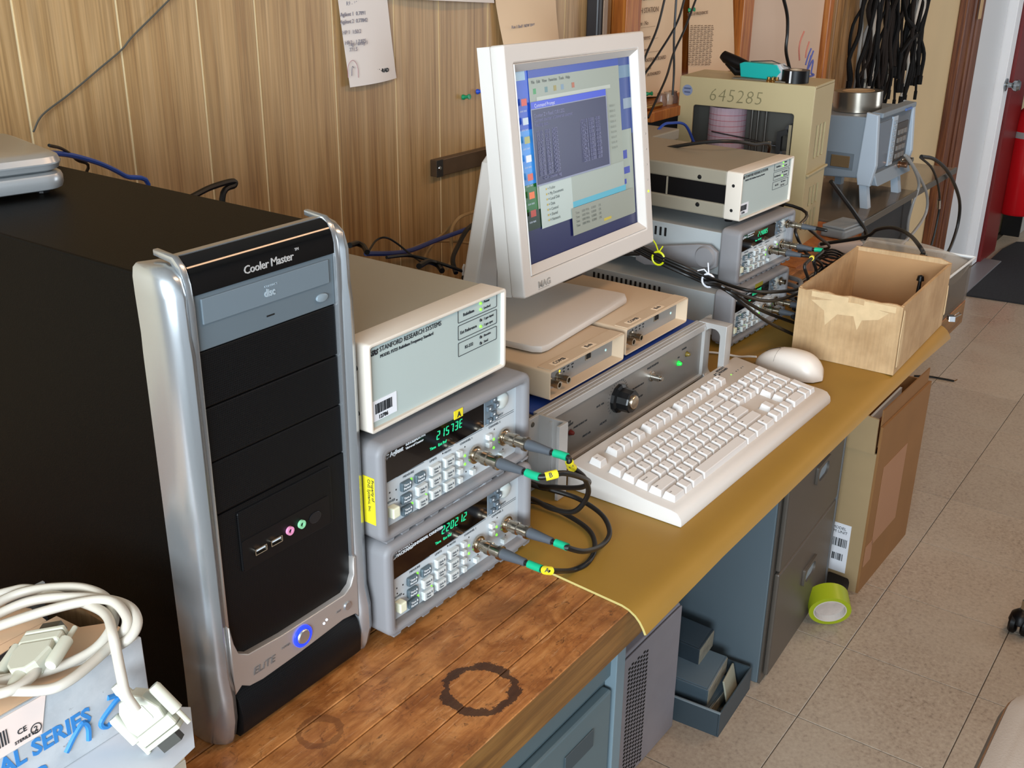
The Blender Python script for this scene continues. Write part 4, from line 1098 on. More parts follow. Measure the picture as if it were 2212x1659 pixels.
# big face looks towards -x : plate standing in y-z
obj('face', curve_mesh('rf', [rrect(0, L_, .0, H_, .004, 3), rrect(.040, .270, .085, .288, .006, 3)], .006, .0012, 'x'), TAN, RC, (.003, 0, 0), smooth=True)
obj('top', box(.0062, D_, 0, L_, H_-.006, H_, .0015), TAN, RC); obj('back', box(D_-.004, D_, .0, L_, .0, H_-.0062), TAN, RC)
obj('side', box(.0062, D_-.0042, L_-.004, L_, .0, H_-.0062), TAN, RC)
bm = bmesh.new()
for a, c_ in ((.0062, .040), (.056, .066), (.082, .092), (.108, D_-.0042)): add_box(bm, a, c_, 0, .004, 0, H_-.0062)
for x0, x1 in ((.040, .056), (.066, .082), (.092, .108)):
    for z0, z1 in ((0, .028), (.072, .084), (.128, .190), (.262, H_-.0062)): add_box(bm, x0, x1, 0, .004, z0, z1)
obj('vented_side', bm, TAN, RC)
obj('ledge', box(.0, D_+.002, -.006, .0, .158, .163, .001), TAN, RC)
obj('inner_wall', box(.060, .064, .006, L_-.006, .004, H_-.010), mat('recorder_inside', '#4a4842', .6), RC)
PINKP = mat('chart_paper', '#b39aa4', .7, noise=.04, nscale=40)
obj('chart_roll', lathe([(0, .095), (.042, .095), (.042, .284), (0, .284)], 28), PINKP, RC, (.0525, .206, 0))
bm = bmesh.new()
for z in [.10+.012*k for k in range(15)]: add_lathe(bm, [(.0422, z), (.0424, z+.0005), (.0422, z+.001)], 28)
obj('chart_lines', bm, mat('chart_red', '#b0505a', .7), RC, (.0525, .206, 0))
for y in (.110, .128, .142): obj('guide_rod', tube([(.030, y, .09), (.030, y, .286)], .0028, 8), mat('dark_rod', '#57544f', .35, .7), RC)
obj('pen_arm', tube([(.008, .225, .232), (.008, .16, .226), (.010, .085, .216), (.014, .075, .215)], .0018, 6), mat('steel_arm', '#8d9096', .25, 1.), RC)
obj('pen_clamp', box(.006, .018, .085, .094, .208, .224, .001), CHROME, RC)
obj('bracket', prism([(.066, .09), (.076, .09), (.076, .245), (.055, .252), (.052, .243), (.066, .236)], .010, .022, 'x'), mat('bracket_dark', '#3a3b3c', .4, .6), RC)
obj('plate', box(.012, .016, .046, .052, .09, .262), mat('plate_tan', '#a2967a', .4, .3), RC)
obj('pulley', lathe([(0, .012), (.006, .012), (.007, .008), (.015, .008), (.016, .004), (.015, 0), (0, 0)], 22, Matrix.Rotation(R(-90), 4, 'Y')), CHROME, RC, (.028, .058, .190), smooth=True)
obj('solenoid', tube([(.02, .050, .250), (.05, .050, .250)], .012, 14), mat('solenoid_steel', '#6d7076', .3, .9), RC)
SCR = mat('pencil_grey', '#77704f', .7)
text('handwriting', '645285', .040, SCR, RC, (-.0003, .236, .300), (R(90), 0, R(-90)), shear=.15, sx=.95, sp=1.1, bold=-.0007)
st = obj('round_seal', lathe([(0, .0003), (.012, .0003), (.012, 0)], 24, Matrix.Rotation(R(-90), 4, 'Y')), mat('blue_seal', '#7e8aa6', .5), RC, (-.0001, .286, .318))
obj('seal_print', box(-.0008, -.0004, .278, .294, .3205, .3235), mat('seal_ink', '#4a5577', .5), RC); obj('seal_print', box(-.0008, -.0004, .279, .293, .3125, .3155), MATS['seal_ink'], RC)
# things on the recorder
zt = ZB+H_
def on_rec(x, y): 
    v = Vector((x, y, 0)); v.rotate(RC.rotation_euler); return Vector((1.655, .401, zt)) + v
t = thing('tape_dispenser', 'black handled tape gun with teal body on the tan recorder', 'tool', on_rec(.050, .135), R(4.6-98))
TEAL = mat('teal_plastic', '#12a6a0', .4)
obj('body', prism([(-.045, .002), (.035, .002), (.050, .020), (.040, .034), (-.040, .034), (-.050, .030)], -.014, .014, 'y', .002), TEAL, t)
obj('clear_end', prism([(.030, .0), (.052, .004), (.070, .012), (.045, .036), (.028, .034)], -.013, .013, 'y', .002), mat('tape_end_grey', '#b6b9bc', .3), t)
obj('handle', tube([(-.035, 0, .022), (-.065, 0, .030), (-.090, 0, .038), (-.100, 0, .044)], [.012, .014, .013, .010], 12), BLACKP, t, smooth=True)
obj('lower_handle', tube([(-.040, 0, .012), (-.062, 0, .0095), (-.084, 0, .030)], [.008, .0085, .010], 12), BLACKP, t, smooth=True)
obj('wire', tube([(-.03, 0, .035), (.02, 0, .040), (.06, 0, .030), (.085, 0, .012)], .0012, 6), mat('steel_wire', '#6b6d70', .3, .8), t)
pl = obj('flat_bar', box(-.085, .04, -.006, .006, 0, .003, .0008), mat('bar_steel', '#7d766a', .4, .6)); pl.location = on_rec(.020, .150); pl.rotation_euler.z = R(4.6+90); tag(pl, 'thin dull metal bar on the front rim of the tan recorder', 'tool')
for k, (dx, dy) in enumerate(((.012, .098), (.022, .092), (.016, .108), (.026, .101))):
    ft = obj('brass_fitting', lathe([(0, 0), (.005, 0), (.0055, .004), (.0035, .005), (.0035, .010), (0, .010)], 12), mat('brass', '#b98f55', .25, 1.), smooth=True)
    ft.location = on_rec(dx, dy); tag(ft, 'small brass fitting beside the teal tape gun', 'fitting', 'brass fittings on the recorder')
t = thing('black_reel', 'squat black reel of tape with white stripe on the tan recorder', 'tape', on_rec(.040, .058))
obj('roll', lathe([(.012, 0), (.029, 0), (.029, .026), (.012, .026), (.012, 0)], 28), BLACKP, t, smooth=True)
obj('stripe', box(-.0300, -.0285, -.0025, .0015, 0.001, .0255), INKW, t)
obj('inner_ring', lathe([(.010, 0.0002), (.0125, .0002), (.0125, .0270), (.010, .0270), (.010, .0002)], 24), mat('ring_cream', '#bfa98c', .6), t)

# ------------------------------------------------------------------ low stand with acrylic shelf, analyser and duct tape
CLEAR = mat('clear_acrylic', '#5d5247', .06, alpha=.5, spec=.9)
ST = thing('equipment_stand', 'black equipment stand with smoked clear shelf beyond the recorder', 'stand', (0, 0, 0))
obj('cabinet', box(1.96, 2.44, .385, .80, ZF, -.030, .003), mat('stand_black', '#0f0e10', .5), ST)
obj('deck', box(1.93, 2.45, .378, .80, -.0295, -.014, .002), mat('stand_deck', '#3b342c', .45), ST)
obj('shelf', box(1.93, 2.77, .366, .80, -.0130, -.0010, .001), mat('smoked_acrylic', '#8a8174', .10, alpha=.55, spec=.8), ST)
obj('front_strip', box(1.93, 2.77, .360, .3655, -.0160, .0015, .001), mat('strip_steel', '#7c766d', .3, .8), ST)
obj('leg', box(2.70, 2.73, .70, .73, ZF, -.0140), MATS['stand_black'], ST)
GB = mat('analyser_blue_grey', '#76828c', .45); GBL = mat('analyser_light', '#a4b2bf', .42)
q = at(1860, 418, y=.385)
AN = thing('spectrum_analyser', 'blue-grey portable analyser with duct tape roll on its lid', 'instrument', (2.095, .402, .026), R(-1.), scale=.92)
AH, AW, AD = .168, .300, .215
bdy = [(.0, .050), (.0, .050+AH), (AD, .040+AH), (AD, .040)]
obj('body', prism([(.018, .052), (.014, .048+AH), (AD, .040+AH), (AD, .040)], .0, AW, 'x', .004), GB, AN)
obj('front_frame', prism([(-.004, .034), (.030, .034), (.036, .060), (.030, .060+AH), (-.002, .056+AH), (-.014, .09)], -.004, .014, 'x', .003), GBL, AN)
obj('front_frame', prism([(-.004, .034), (.030, .034), (.036, .060), (.030, .060+AH), (-.002, .056+AH), (-.014, .09)], AW-.014, AW+.004, 'x', .003), GBL, AN)
obj('front_frame', box(.0142, AW-.0142, -.010, .024, .046+AH, .060+AH, .003), GB, AN)
obj('chin', prism([(-.020, .034), (.020, .034), (.020, .066), (-.008, .066)], .0142, AW-.0142, 'x', .003), GB, AN)
obj('front_panel', box(.0142, AW-.0142, .002, .014, .066, .046+AH), mat('analyser_panel', '#5a6168', .45), AN)
obj('screen', box(.024, .118, -.002, .003, .074, .200, .001), mat('analyser_screen', '#6f7a86', .12), AN)
obj('key_strip', box(.124, .160, -.004, .003, .070, .205, .001), GBL, AN)
for k in range(8): obj('soft_key', box(.132, .152, -.007, -.0035, .080+k*.0148, .089+k*.0148, .001), mat('soft_key_grey', '#8895a0', .5), AN)
obj('keypad', box(.168, .262, -.002, .003, .074, .180, .001), mat('keypad_dark', '#3c3732', .4), AN)
for i in range(4):
    for j in range(3): obj('key', box(.176+j*.026, .194+j*.026, -.006, -.0018, .082+i*.022, .096+i*.022, .001), mat('keypad_key', '#6d6a66', .5), AN)
obj('badge', box(.190, .240, -.0135, -.0098, .214, .220), mat('badge_blue', '#4a6aa8', .5), AN)
obj('handle_recess', box(-.0012, .0, .050, .125, .070, .115), mat('recess_grey', '#5b656d', .5), AN)
obj('latch_plate', box(-.0045, -.0014, .058, .112, .076, .108, .001), CHROME, AN)
for x in (.02, AW-.03):
    obj('foot', prism([(-.004, -.0295), (.018, -.0295), (.030, .040), (.010, .040)], x-.012, x+.012, 'x'), GBL, AN); obj('rear_foot', box(x-.012, x+.012, .17, .19, -.0295, .044), GB, AN)
for k in range(3):
    obj('connector', lathe([(.010, 0), (.010, .004), (.007, .005), (.007, .016), (.0075, .017), (.0075, .024), (0, .024)], 16, FRONT), NICKEL if k else mat('copper_nickel', '#b98a6a', .25, 1.), AN, (.200+.024*k, -.010, .064+.004*k), smooth=True)
AN_top = .026+(.048+AH)*.92
q = at(1863, 205, z=.262)
DT = thing('duct_tape_roll', 'roll of shiny silver duct tape lying on the blue-grey analyser', 'tape', (2.205, .492, AN_top-.0020), 0)
DT.rotation_euler = (R(-2.9), 0, 0)
obj('tape', lathe([(.040, 0), (.060, 0), (.060, .048), (.040, .048), (.040, 0)], 40), mat('duct_silver', '#a9a296', .22, .9), DT, smooth=True)
obj('core', lathe([(.0372, .0003), (.0398, .0003), (.0398, .0486), (.0372, .0486), (.0372, .0003)], 32), mat('card_core', '#a5835c', .8), DT)
# leads in front of the analyser
for lab, pts, r, m in (('grey lead looping down from the analyser beside the black stand', [at(1960, 338, y=.37), at(1985, 380, y=.36), at(2002, 420, y=.36), at(2000, 460, y=.36), at(1975, 500, y=.36), at(1945, 530, y=.37)], .004, mat('grey_lead', '#8b8b89', .45)),
                  ('second grey lead hanging beside the black stand towards the wall', [at(1955, 335, y=.37), at(1975, 365, y=.36), at(1985, 400, y=.36), at(1972, 440, y=.365), at(1962, 480, y=.37), at(1960, 520, y=.37)], .004, MATS['grey_lead']),
                  ('thick black cable arcing from the analyser down past the white door', [at(1990, 338, y=.36), at(2020, 345, y=.35), at(2050, 375, y=.35), at(2072, 430, y=.35), at(2070, 480, y=.35), at(2055, 530, y=.35), at(2040, 556, y=.35)], .005, CABLE),
                  ('black lead with silver joint hanging in front of the brown door trim', [at(1988, 340, y=.36), at(2012, 362, y=.36), at(2025, 395, y=.36), at(2030, 440, y=.36), at(2022, 490, y=.36), at(2012, 530, y=.36)], .0032, CABLE)):
    o = obj('lead', tube(pts, r, 8, 8), m, smooth=True); tag(o, lab, 'cable')
obj('joint', tube([at(2029, 432, y=.36), at(2028, 450, y=.36)], .0055, 10), CHROME, o, smooth=True)
tag(obj('cable', tube([at(1795, 392, y=.38), at(1812, 415, y=.37), at(1845, 460, y=.34), at(1870, 500, y=.33), (2.0, .36, -.06)], .005, 8, 8), CABLE, smooth=True), 'black cable running down past the tan recorder to the stand', 'cable')

# clear plastic bin behind the cardboard box
BN = thing('clear_plastic_bin', 'clear plastic bin with curved lid beside the open cardboard box', 'bin', (0, 0, .0004))
obj('tub', box(1.335, 1.335+.004, .0, .20, 0, .080), CLEAR, BN)
obj('tub', box(1.335, 1.50, .0, .004, .0, .080), CLEAR, BN); obj('tub', box(1.496, 1.50, .004, .20, 0, .080), CLEAR, BN)
obj('tub', box(1.339, 1.496, .196, .20, 0, .080), CLEAR, BN); obj('tub_floor', box(1.339, 1.496, .004, .196, 0, .004), CLEAR, BN)
obj('rim', tube([(1.335, 0, .082), (1.503, -.003, .082), (1.503, .2, .082)], .0025, 8), mat('clear_rim', '#e8ecec', .1, alpha=.7), BN)
bm = bmesh.new(); n = 12
c00, c10, c11, c01 = at(1836, 575, x=1.345), at(2025, 602, x=1.345), at(2100, 567, x=1.50), at(1875, 515, x=1.50)

gd = [[bm.verts.new((c00*(1-u)+c10*u)*(1-v)+(c01*(1-u)+c11*u)*v + Vector((0, 0, -.028*math.sin(math.pi*v)*(u*(.4+.6*u))+.012*math.sin(math.pi*u)))) for v in [k/n for k in range(n+1)]] for u in [k/n for k in range(n+1)]]
for i in range(n):
    for j in range(n): bm.faces.new((gd[i][j], gd[i+1][j], gd[i+1][j+1], gd[i][j+1]))
bmesh.ops.recalc_face_normals(bm, faces=bm.faces); bmesh.ops.solidify(bm, geom=list(bm.faces), thickness=.0025)
obj('lid', bm, mat('clear_lid', '#c9c6bd', .05, alpha=.36, spec=1.), BN, smooth=True)
for k, (x, y, r, c) in enumerate(((1.37, .05, .022, '#8a2f22'), (1.42, .03, .018, '#5b3a20'), (1.45, .10, .026, '#6e4a2a'), (1.38, .13, .024, '#3d2a1c'), (1.46, .05, .020, '#2c2622'), (1.41, .09, .02, '#94562a'))):
    o = obj('wound_coil', lathe([(r*.4, 0), (r, 0), (r*1.05, r*.5), (r, r), (r*.4, r), (r*.4, 0)], 18), mat('coil'+c, c, .45), smooth=True); o.location = (x, y, .0048)
    tag(o, {'#8a2f22': 'dark red coil of wire inside the clear bin', '#5b3a20': 'small brown coil at the front of the clear bin', '#6e4a2a': 'largest tan coil inside the clear bin', '#3d2a1c': 'very dark brown coil at the back of the clear bin', '#2c2622': 'near black coil at the front of the clear bin', '#94562a': 'copper coloured coil in the middle of the clear bin'}[c], 'coil')
t = thing('coax_adapter', 'chrome coax adapter on a black lead standing in the clear bin', 'adapter', (0, 0, 0))
a_, c_ = at(1980, 605, x=1.337), at(1996, 548, x=1.337)
obj('adapter_body', tube([a_, a_.lerp(c_, .35), a_.lerp(c_, .36), a_.lerp(c_, .55), a_.lerp(c_, .56), c_], [.0065, .0065, .0085, .0085, .0065, .0065], 14), CHROME, t, smooth=True)
obj('cross_pin', tube([a_.lerp(c_, .6)+Vector((-.012, .004, 0)), a_.lerp(c_, .6)+Vector((.012, -.004, 0))], .0015, 6), CHROME, t)
obj('lead', tube([c_, at(1985, 530, x=1.35), at(1965, 508, x=1.45), at(1930, 492, x=1.50), at(1895, 496, x=1.55), at(1868, 512, x=1.58), (1.60, .33, .03)], .0038, 8, 8), CABLE, t, smooth=True)

# odds and ends on the far end of the bench
t = thing('pink_adapter', 'pale rounded adapter lying behind the clear bin', 'adapter', at(1815, 535, z=.012), R(-40))
t.location.z = ZB
obj('body', box(-.05, .05, -.016, .016, 0, .030, .010, 4), mat('pale_adapter', '#a79a92', .5), t, smooth=True); obj('end_cap', box(.046, .075, -.013, .013, .002, .026, .008, 3), mat('adapter_end', '#8b9496', .5), t, smooth=True)
t = thing('coiled_lead', 'thin black lead coiled on the bench behind the cardboard box', 'cable', at(1795, 548, z=.02)); t.location.z = ZB
for k in range(4): obj('turn', tube([((.040-.004*k)*math.cos(a)+.004*k, (.030-.002*k)*math.sin(a), .003+.0055*k+.002*math.sin(3*a)) for a in [j*math.pi/12 for j in range(25)]], .0022, 6), CABLE, t, smooth=True)
t = thing('grey_cable_hank', 'hank of grey cable beside the far counters', 'cable', (1.20, .235, ZB))
GRC = mat('grey_hank', '#787c80', .5)
for k in range(4): obj('turn', tube([(-.03, -.05+.008*k, .010+.016*k), (.02, -.035+.008*k, .016+.016*k), (.06, .0+.008*k, .014+.014*k), (.09, .05, .010+.012*k)], .0045, 8, 6), GRC, t, smooth=True)
t = thing('grey_plastic_foot', 'grey plastic casing on the bench end below the analyser', 'box', at(1822, 485, z=.02), R(-8)); t.location.z = ZB
obj('shell', box(-.05, .05, -.03, .03, 0, .022, .005), mat('casing_grey', '#7d8488', .5), t); obj('lid', box(-.048, .048, -.028, .028, .0222, .028, .002), mat('casing_grey2', '#868d91', .5), t)
# ------------------------------------------------------------------ things on the wall
PAPER = mat('white_paper', '#d8cfc8', .8, noise=.02, nscale=8)
CREAMP = mat('cream_paper', '#d9bd9c', .8, noise=.03, nscale=6)
NOTEINK = mat('note_ink', '#7f7c86', .7)
def sheet(name, label, corners, m, curl=.01, y=W-.010, n=8, cat='paper'):
    """corners (x,z): tl, tr, br, bl ; lower edge curls off the wall"""
    bm = bmesh.new(); tl, tr, br, bl = [Vector((a, 0, c)) for a, c in corners]
    g = []
    for i in range(n+1):
        u = i/n; row = []
        for j in range(n+1):
            v = j/n
            p = (tl*(1-u)+tr*u)*(1-v)+(bl*(1-u)+br*u)*v
            p.y = y - curl*(v**2)*(.35+.65*math.sin(math.pi*u)) - .001
            row.append(bm.verts.new(p))
        g.append(row)
    for i in range(n):
        for j in range(n): bm.faces.new((g[i][j], g[i+1][j], g[i+1][j+1], g[i][j+1]))
    bmesh.ops.recalc_face_normals(bm, faces=bm.faces); bmesh.ops.solidify(bm, geom=list(bm.faces), thickness=.0004)
    t = thing(name, label, cat); obj('sheet', bm, m, t, smooth=True); return t
def onw(px, py, y=W-.008): return at(px, py, y=y)
def xz(*q): return [(onw(*p).x, onw(*p).z) for p in q]
def wtext(t, s, px, py, size, m=NOTEINK, y=W-.0135, **k):
    q = onw(px, py, y); return text('lettering', s, size, m, t, (q.x, y, q.z), **k)
n1 = sheet('handwritten_note', 'white handwritten note pinned on the panelled wall above the rubidium unit', xz((716, -90), (824, -90), (849, 168), (749, 188)), PAPER, .012)
for k, (s, x, y) in enumerate((('R9 - 10 MHz', 748, 12), ('Agilent 1  0.7891', 735, 36), ('Agilent 2  0.77842', 735, 52), ('HP 1  1:50.2', 740, 75), ('HP 2   1.7.875', 745, 97), ('Yagi - array 1\n 771.5', 752, 100))):
    wtext(n1, s, x, y, .0085, y=W-.0125-.0016*k)
wtext(n1, 'NoRAD', 815, 158, .0085, INKD, y=W-.0205, bold=.0004)
q = onw(762, 150, W-.022)
obj('drawing', tube([(q.x-.010, W-.021, q.z-.012), (q.x-.009, W-.021, q.z+.006), (q.x+.002, W-.021, q.z+.014), (q.x+.012, W-.021, q.z+.004), (q.x+.013, W-.021, q.z-.014)], .0005, 5, 4), mat('pink_ink', '#b58a90', .7), n1)
obj('drawing', tube([(q.x-.002, W-.021, q.z-.010), (q.x, W-.021, q.z+.004), (q.x+.004, W-.021, q.z+.002)], .0006, 5, 4), NOTEINK, n1)
n2 = sheet('white_sheet', 'white sheet whose lower edge hangs above the green push pins', xz((826, -80), (1060, -80), (1058, 6), (838, -4)), PAPER, .02)
n3 = sheet('curled_sheet', 'curled cream sheet hanging above the monitor', xz((1056, -80), (1195, -80), (1195, 84), (1078, 110)), CREAMP, .03)
wtext(n3, 'Run 1 Bad?  NEW BIAS', 1105, 62, .008, y=W-.028)
def poster(label, name, c, curl): return sheet(name, label, xz(*c), CREAMP, curl, y=W-.026)
pA = poster('cream poster headed STATION beside the monitor corner', 'station_poster', [(1352, -80), (1462, -80), (1455, 205), (1345, 208)], .004)
yy = W-.034
for s, x, y, z_ in (('OPERATING', 1380, 2, .014), ('KIH STATION', 1376, 30, .016), ('Call Sign   No', 1365, 58, .013), ('_____________________', 1365, 62, .010), ('Frequency', 1385, 85, .010), ('_____________________', 1372, 88, .010), ('Operator', 1385, 112, .010), ('__________________', 1385, 115, .010), ('ANTENNA BOARD', 1392, 135, .012), ('Licence', 1392, 152, .010), ('AUTHORIZED', 1398, 165, .010)):
    wtext(pA, s, x, y, z_, mat('poster_ink', '#6b5646', .8), y=yy)
pB = poster('cream poster with columns of small print beside the orange post', 'printed_poster', [(1476, -80), (1566, -80), (1572, 150), (1470, 160)], .004)
for k in range(7):
    a_, c_ = onw(1492+k*7.5, 55, yy), onw(1494+k*7, 142, yy)
    bm = bmesh.new()
    for j in range(22): 
        z = a_.z+(c_.z-a_.z)*j/22; add_box(bm, a_.x, a_.x+.009+.003*((j*7+k) % 3), yy, yy+.0003, z-.0016, z)
    obj('print_column', bm, MATS['poster_ink'], pB)
wtext(pB, 'TABLE OF FREQUENCIES', 1484, 35, .010, MATS['poster_ink'], y=yy)
def pin(label, px, py, m, y=W-.006):
    q = onw(px, py, y); t = thing('push_pin', label, 'push pin', q, rot=(R(80), R(25), 0))
    obj('head', lathe([(.0005, 0), (.005, .0), (.0045, .003), (.003, .005), (.003, .011), (.0048, .013), (.0048, .015), (0, .0155)], 14), m, t, smooth=True)
GP = mat('green_pin', '#0f8a5a', .3); BPN = mat('blue_pin', '#2a4fc0', .3)
pin('green push pin in the panelled wall left of the monitor', 1000, 210, GP); pin('blue push pin beside the monitor edge', 1031, 198, BPN)
pin('green push pin at the foot of the station poster', 1396, 203, GP, W-.036); pin('green push pin near the top of the printed poster', 1488, 22, GP, W-.036)
# dark bracket on the wall
a_, c_ = onw(931, 345), onw(933, 381); e_ = onw(1060, 318)
t = thing('wall_bracket', 'dark brown metal bar screwed to the panelled wall left of the monitor', 'bracket', (a_.x, W-.0055, c_.z))
obj('bar', box(0, .19, -.016, 0, 0, a_.z-c_.z, .0015), mat('bracket_brown', '#5d4a38', .4, .4, noise=.15, nscale=30), t)
obj('end_plate', box(-.001, .016, -.0175, -.0165, 0, a_.z-c_.z), mat('bracket_end', '#2a2826', .4), t)
obj('screw', lathe([(0, .002), (.003, .0015), (.004, 0)], 12, FRONT), CHROME, t, (.007, -.0175, .016), smooth=True)
# dark clip hung on the wall by the orange post
q = onw(1275, 20)
t = thing('wall_clip', 'dark holder standing out from the panelled wall above the monitor', 'clip', (q.x, W-.0055, q.z-.06))
obj('back', box(-.012, .020, -.030, 0, 0, .085, .004), mat('clip_dark', '#2c2a2c', .3), t); obj('front', box(.004, .020, -.034, -.0305, .004, .080, .001), mat('clip_brown', '#8a6f58', .3, .3), t)
# whiteboard
a_, c_ = onw(1600, 0, W-.02), onw(1775, 0, W-.02)
wbm = mat('whiteboard', '#cdb49d', .4)
t = thing('whiteboard', 'whiteboard with red and blue marker strokes behind the recorder', 'whiteboard', (2.182, W+.0045, -.1))
obj('board', box(0, .558, -.024, 0, 0, 1.0, .002), wbm, t)
def strokes(pts, m):
    Q = [at(x, y, y=W-.0205) for x, y in pts]
    obj('marker_stroke', tube([p-Vector(t.location) for p in Q], .0028, 5, 5), m, t)
RM = mat('red_marker', '#c98070', .7); BMK = mat('blue_marker', '#5a66b0', .7)
strokes([(1737, 68), (1730, 85), (1726, 105), (1727, 130)], RM); strokes([(1748, 90), (1742, 110), (1740, 125)], RM)
strokes([(1752, 105), (1746, 120), (1740, 140)], BMK); strokes([(1757, 110), (1748, 135), (1752, 120), (1744, 150), (1756, 130), (1752, 158)], BMK); strokes([(1752, 158), (1758, 162), (1745, 166)], BMK)
# shelf behind the monitor with clutter
t = thing('wall_shelf', 'orange wooden shelf below the pinned posters', 'shelf', (1.50, .70, 0))
zS = at(1430, 238, y=.70).z
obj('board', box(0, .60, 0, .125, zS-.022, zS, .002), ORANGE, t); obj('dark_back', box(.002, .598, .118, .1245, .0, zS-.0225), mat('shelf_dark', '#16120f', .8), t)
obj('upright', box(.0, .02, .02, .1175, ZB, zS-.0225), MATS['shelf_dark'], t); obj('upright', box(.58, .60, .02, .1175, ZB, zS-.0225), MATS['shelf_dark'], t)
o = obj('brass_tube', tube([(0, 0, .006), (.08, 0, .006)], .006, 12), MATS['brass'], smooth=True); q = at(1400, 232, y=.72); o.location = (q.x-.02, .722, zS); tag(o, 'brass tube lying on the orange shelf', 'tube')
for k, (px, c) in enumerate(((1428, '#8a6c5c'), (1442, '#a8937f'), (1452, '#7a5c50'))):
    q = at(px, 225, y=.735); o = obj('small_jar', lathe([(0, 0), (.012, 0), (.013, .012), (.009, .022), (.010, .026), (0, .026)], 14), mat('jar'+c, c, .25), smooth=True); o.location = (q.x, .735, zS)
    tag(o, ('brown glass jar', 'pale glass jar', 'dark glass jar')[k]+' among the clutter on the orange shelf', 'jar')
# thin cables hanging in front of the posters
for lab, pts in (('thin black cable hanging in front of the station poster', [(1440, -20), (1420, 60), (1395, 120), (1387, 150), (1385, 175)]), ('thin black cable slanting between the two posters', [(1483, -20), (1462, 50), (1420, 120), (1390, 165), (1384, 190)]),
                 ('thin black cable slanting from the printed poster to the shelf', [(1510, -20), (1480, 60), (1455, 115), (1440, 165), (1418, 215), (1400, 255)]), ('thin dark cable hanging along the edge of the station poster', [(1462, -20), (1456, 80), (1456, 150), (1453, 205)])):
    tag(obj('cable', tube([at(x, y, y=.69) for x, y in pts], .0024, 6, 6), CABLE, smooth=True), lab, 'cable')
tag(obj('cable', tube([at(x, y, y=.70) for x, y in [(1688, -20), (1700, 30), (1701, 70), (1698, 110), (1706, 150)]], .0045, 8, 8), CABLE, smooth=True), 'black cable hanging in front of the whiteboard to the recorder', 'cable')
tag(obj('cable', tube([at(x, y, y=.62) for x, y in [(1405, 305), (1430, 272), (1450, 266), (1480, 270), (1500, 310)]], .003, 6, 6), mat('blue_cable', '#2a4fae', .4), smooth=True), 'short blue cable in the dark below the orange shelf', 'cable')
# the thick curtain of hanging cables
rnd = random.Random(11)
HC = [mat('hang_black', '#0c0b0b', .7, spec=.2), mat('hang_brown', '#1d1612', .7, spec=.2), mat('hang_grey', '#8d8c88', .5), mat('hang_red', '#7a1f1a', .5), mat('hang_white', '#b5aea3', .5)]
xa, xb = at(1836, 100, y=.76).x, at(1965, 100, y=.76).x
tagc = ('black', 'dark brown', 'grey', 'dark red', 'off-white')
for k in range(58):
    ci = 0 if rnd.random() < .55 else (1 if rnd.random() < .6 else (2 if rnd.random() < .6 else (3 if rnd.random() < .3 else 4)))
    x = xa+(xb-xa)*(k+rnd.uniform(-.8, .8))/58; y0 = .76-rnd.uniform(0, .055)
    x2 = x+rnd.uniform(-.05, .05); zb_ = at(1900, 185, y=.76).z-rnd.uniform(-.08, .06); pts = []
    for j in range(7):
        f = j/6; pts.append((x*(1-f)+x2*f+rnd.uniform(-.016, .016), min(.775, y0+rnd.uniform(-.012, .012)), .62*(1-f)+zb_*f))
    r = rnd.uniform(.0038, .0075)
    o = obj('hanging_cable', tube(pts, r, 6, 4), HC[ci], smooth=True)
    obj('end_plug', tube([pts[-1], (pts[-1][0], pts[-1][1], pts[-1][2]-.03)], r*1.35, 6), HC[0] if ci != 2 else NICKEL, o)
    tag(o, tagc[ci]+' cable hanging in the thick bundle beside the weathered post', 'cable', 'hanging '+tagc[ci]+' cables')
t = thing('cable_hanger', 'dark steel hook bar holding up the bundle of hanging cables', 'hanger', (xa-.02, .775, .60))
obj('bar', box(0, xb-xa+.05, -.085, .050, 0, .02, .002), mat('hanger_steel', '#3a3a3a', .4, .6), t)
o = obj('black_plug_end', tube([at(1950, -10, y=.70), at(1958, 40, y=.70), at(1972, 60, y=.70), at(1975, 75, y=.70), at(1962, 90, y=.70), at(1945, 115, y=.70), at(1940, 170, y=.70)], [.006, .006, .012, .016, .009, .006, .006], 8), HC[0], smooth=True); tag(o, 'thick black cable with a bulging plug beside the tan wall', 'cable')
# small paper scraps on the tan wall
t = sheet('paper_strip', 'narrow printed paper strip on the tan wall behind the cables', xz((1968, 10), (1986, 15), (1978, 110), (1962, 130)), mat('strip_paper', '#d8bd92', .8), .004)
wtext(t, 'AEP', 1969, 24, .02, mat('red_print', '#a8402c', .7))
t = sheet('wall_card', 'white card edge at the top of the tan wall', xz((1965, -60), (2010, -60), (2008, 2), (1966, -2)), PAPER, .004)
# door, trims, threshold
BRN = wood_mat('brown_trim', '#4a2312', '#6b3a1e', '#82512c', (60, 60, 2), .4)
REDP = mat('red_paint', '#6e1716', .38, noise=.08, nscale=6)
tr = struct('trim_1', box(4.34, 4.42, W-.030, W+.004, ZF, 1.1, .003), BRN)
obj('moulding', box(4.43, 4.46, W-.040, W+.004, ZF, 1.1, .006), BRN, tr); obj('moulding', box(4.47, 4.50, W-.046, W+.004, ZF, 1.1, .006), BRN, tr); obj('moulding', box(4.51, 4.60, W-.035, W+.004, ZF, 1.1, .004), BRN, tr)
obj('strike_block', box(4.455, 4.50, W-.050, W-.0465, .30, 1.1, .002), mat('light_wood', '#b89a70', .5), tr)
dr_ = struct('door_1', box(4.61, 5.10, W-.018, W+.004, ZF+.012, 1.1, .002), mat('door_white', '#d3d6d8', .4))
obj('door_edge', box(5.105, 5.20, W-.060, W-.002, ZF+.012, 1.1, .003), mat('door_edge_lit', '#eef0f2', .4), dr_)  # paler than the door: daylight on the edge put into its colour
q = at(2148, 172, y=W-.07)
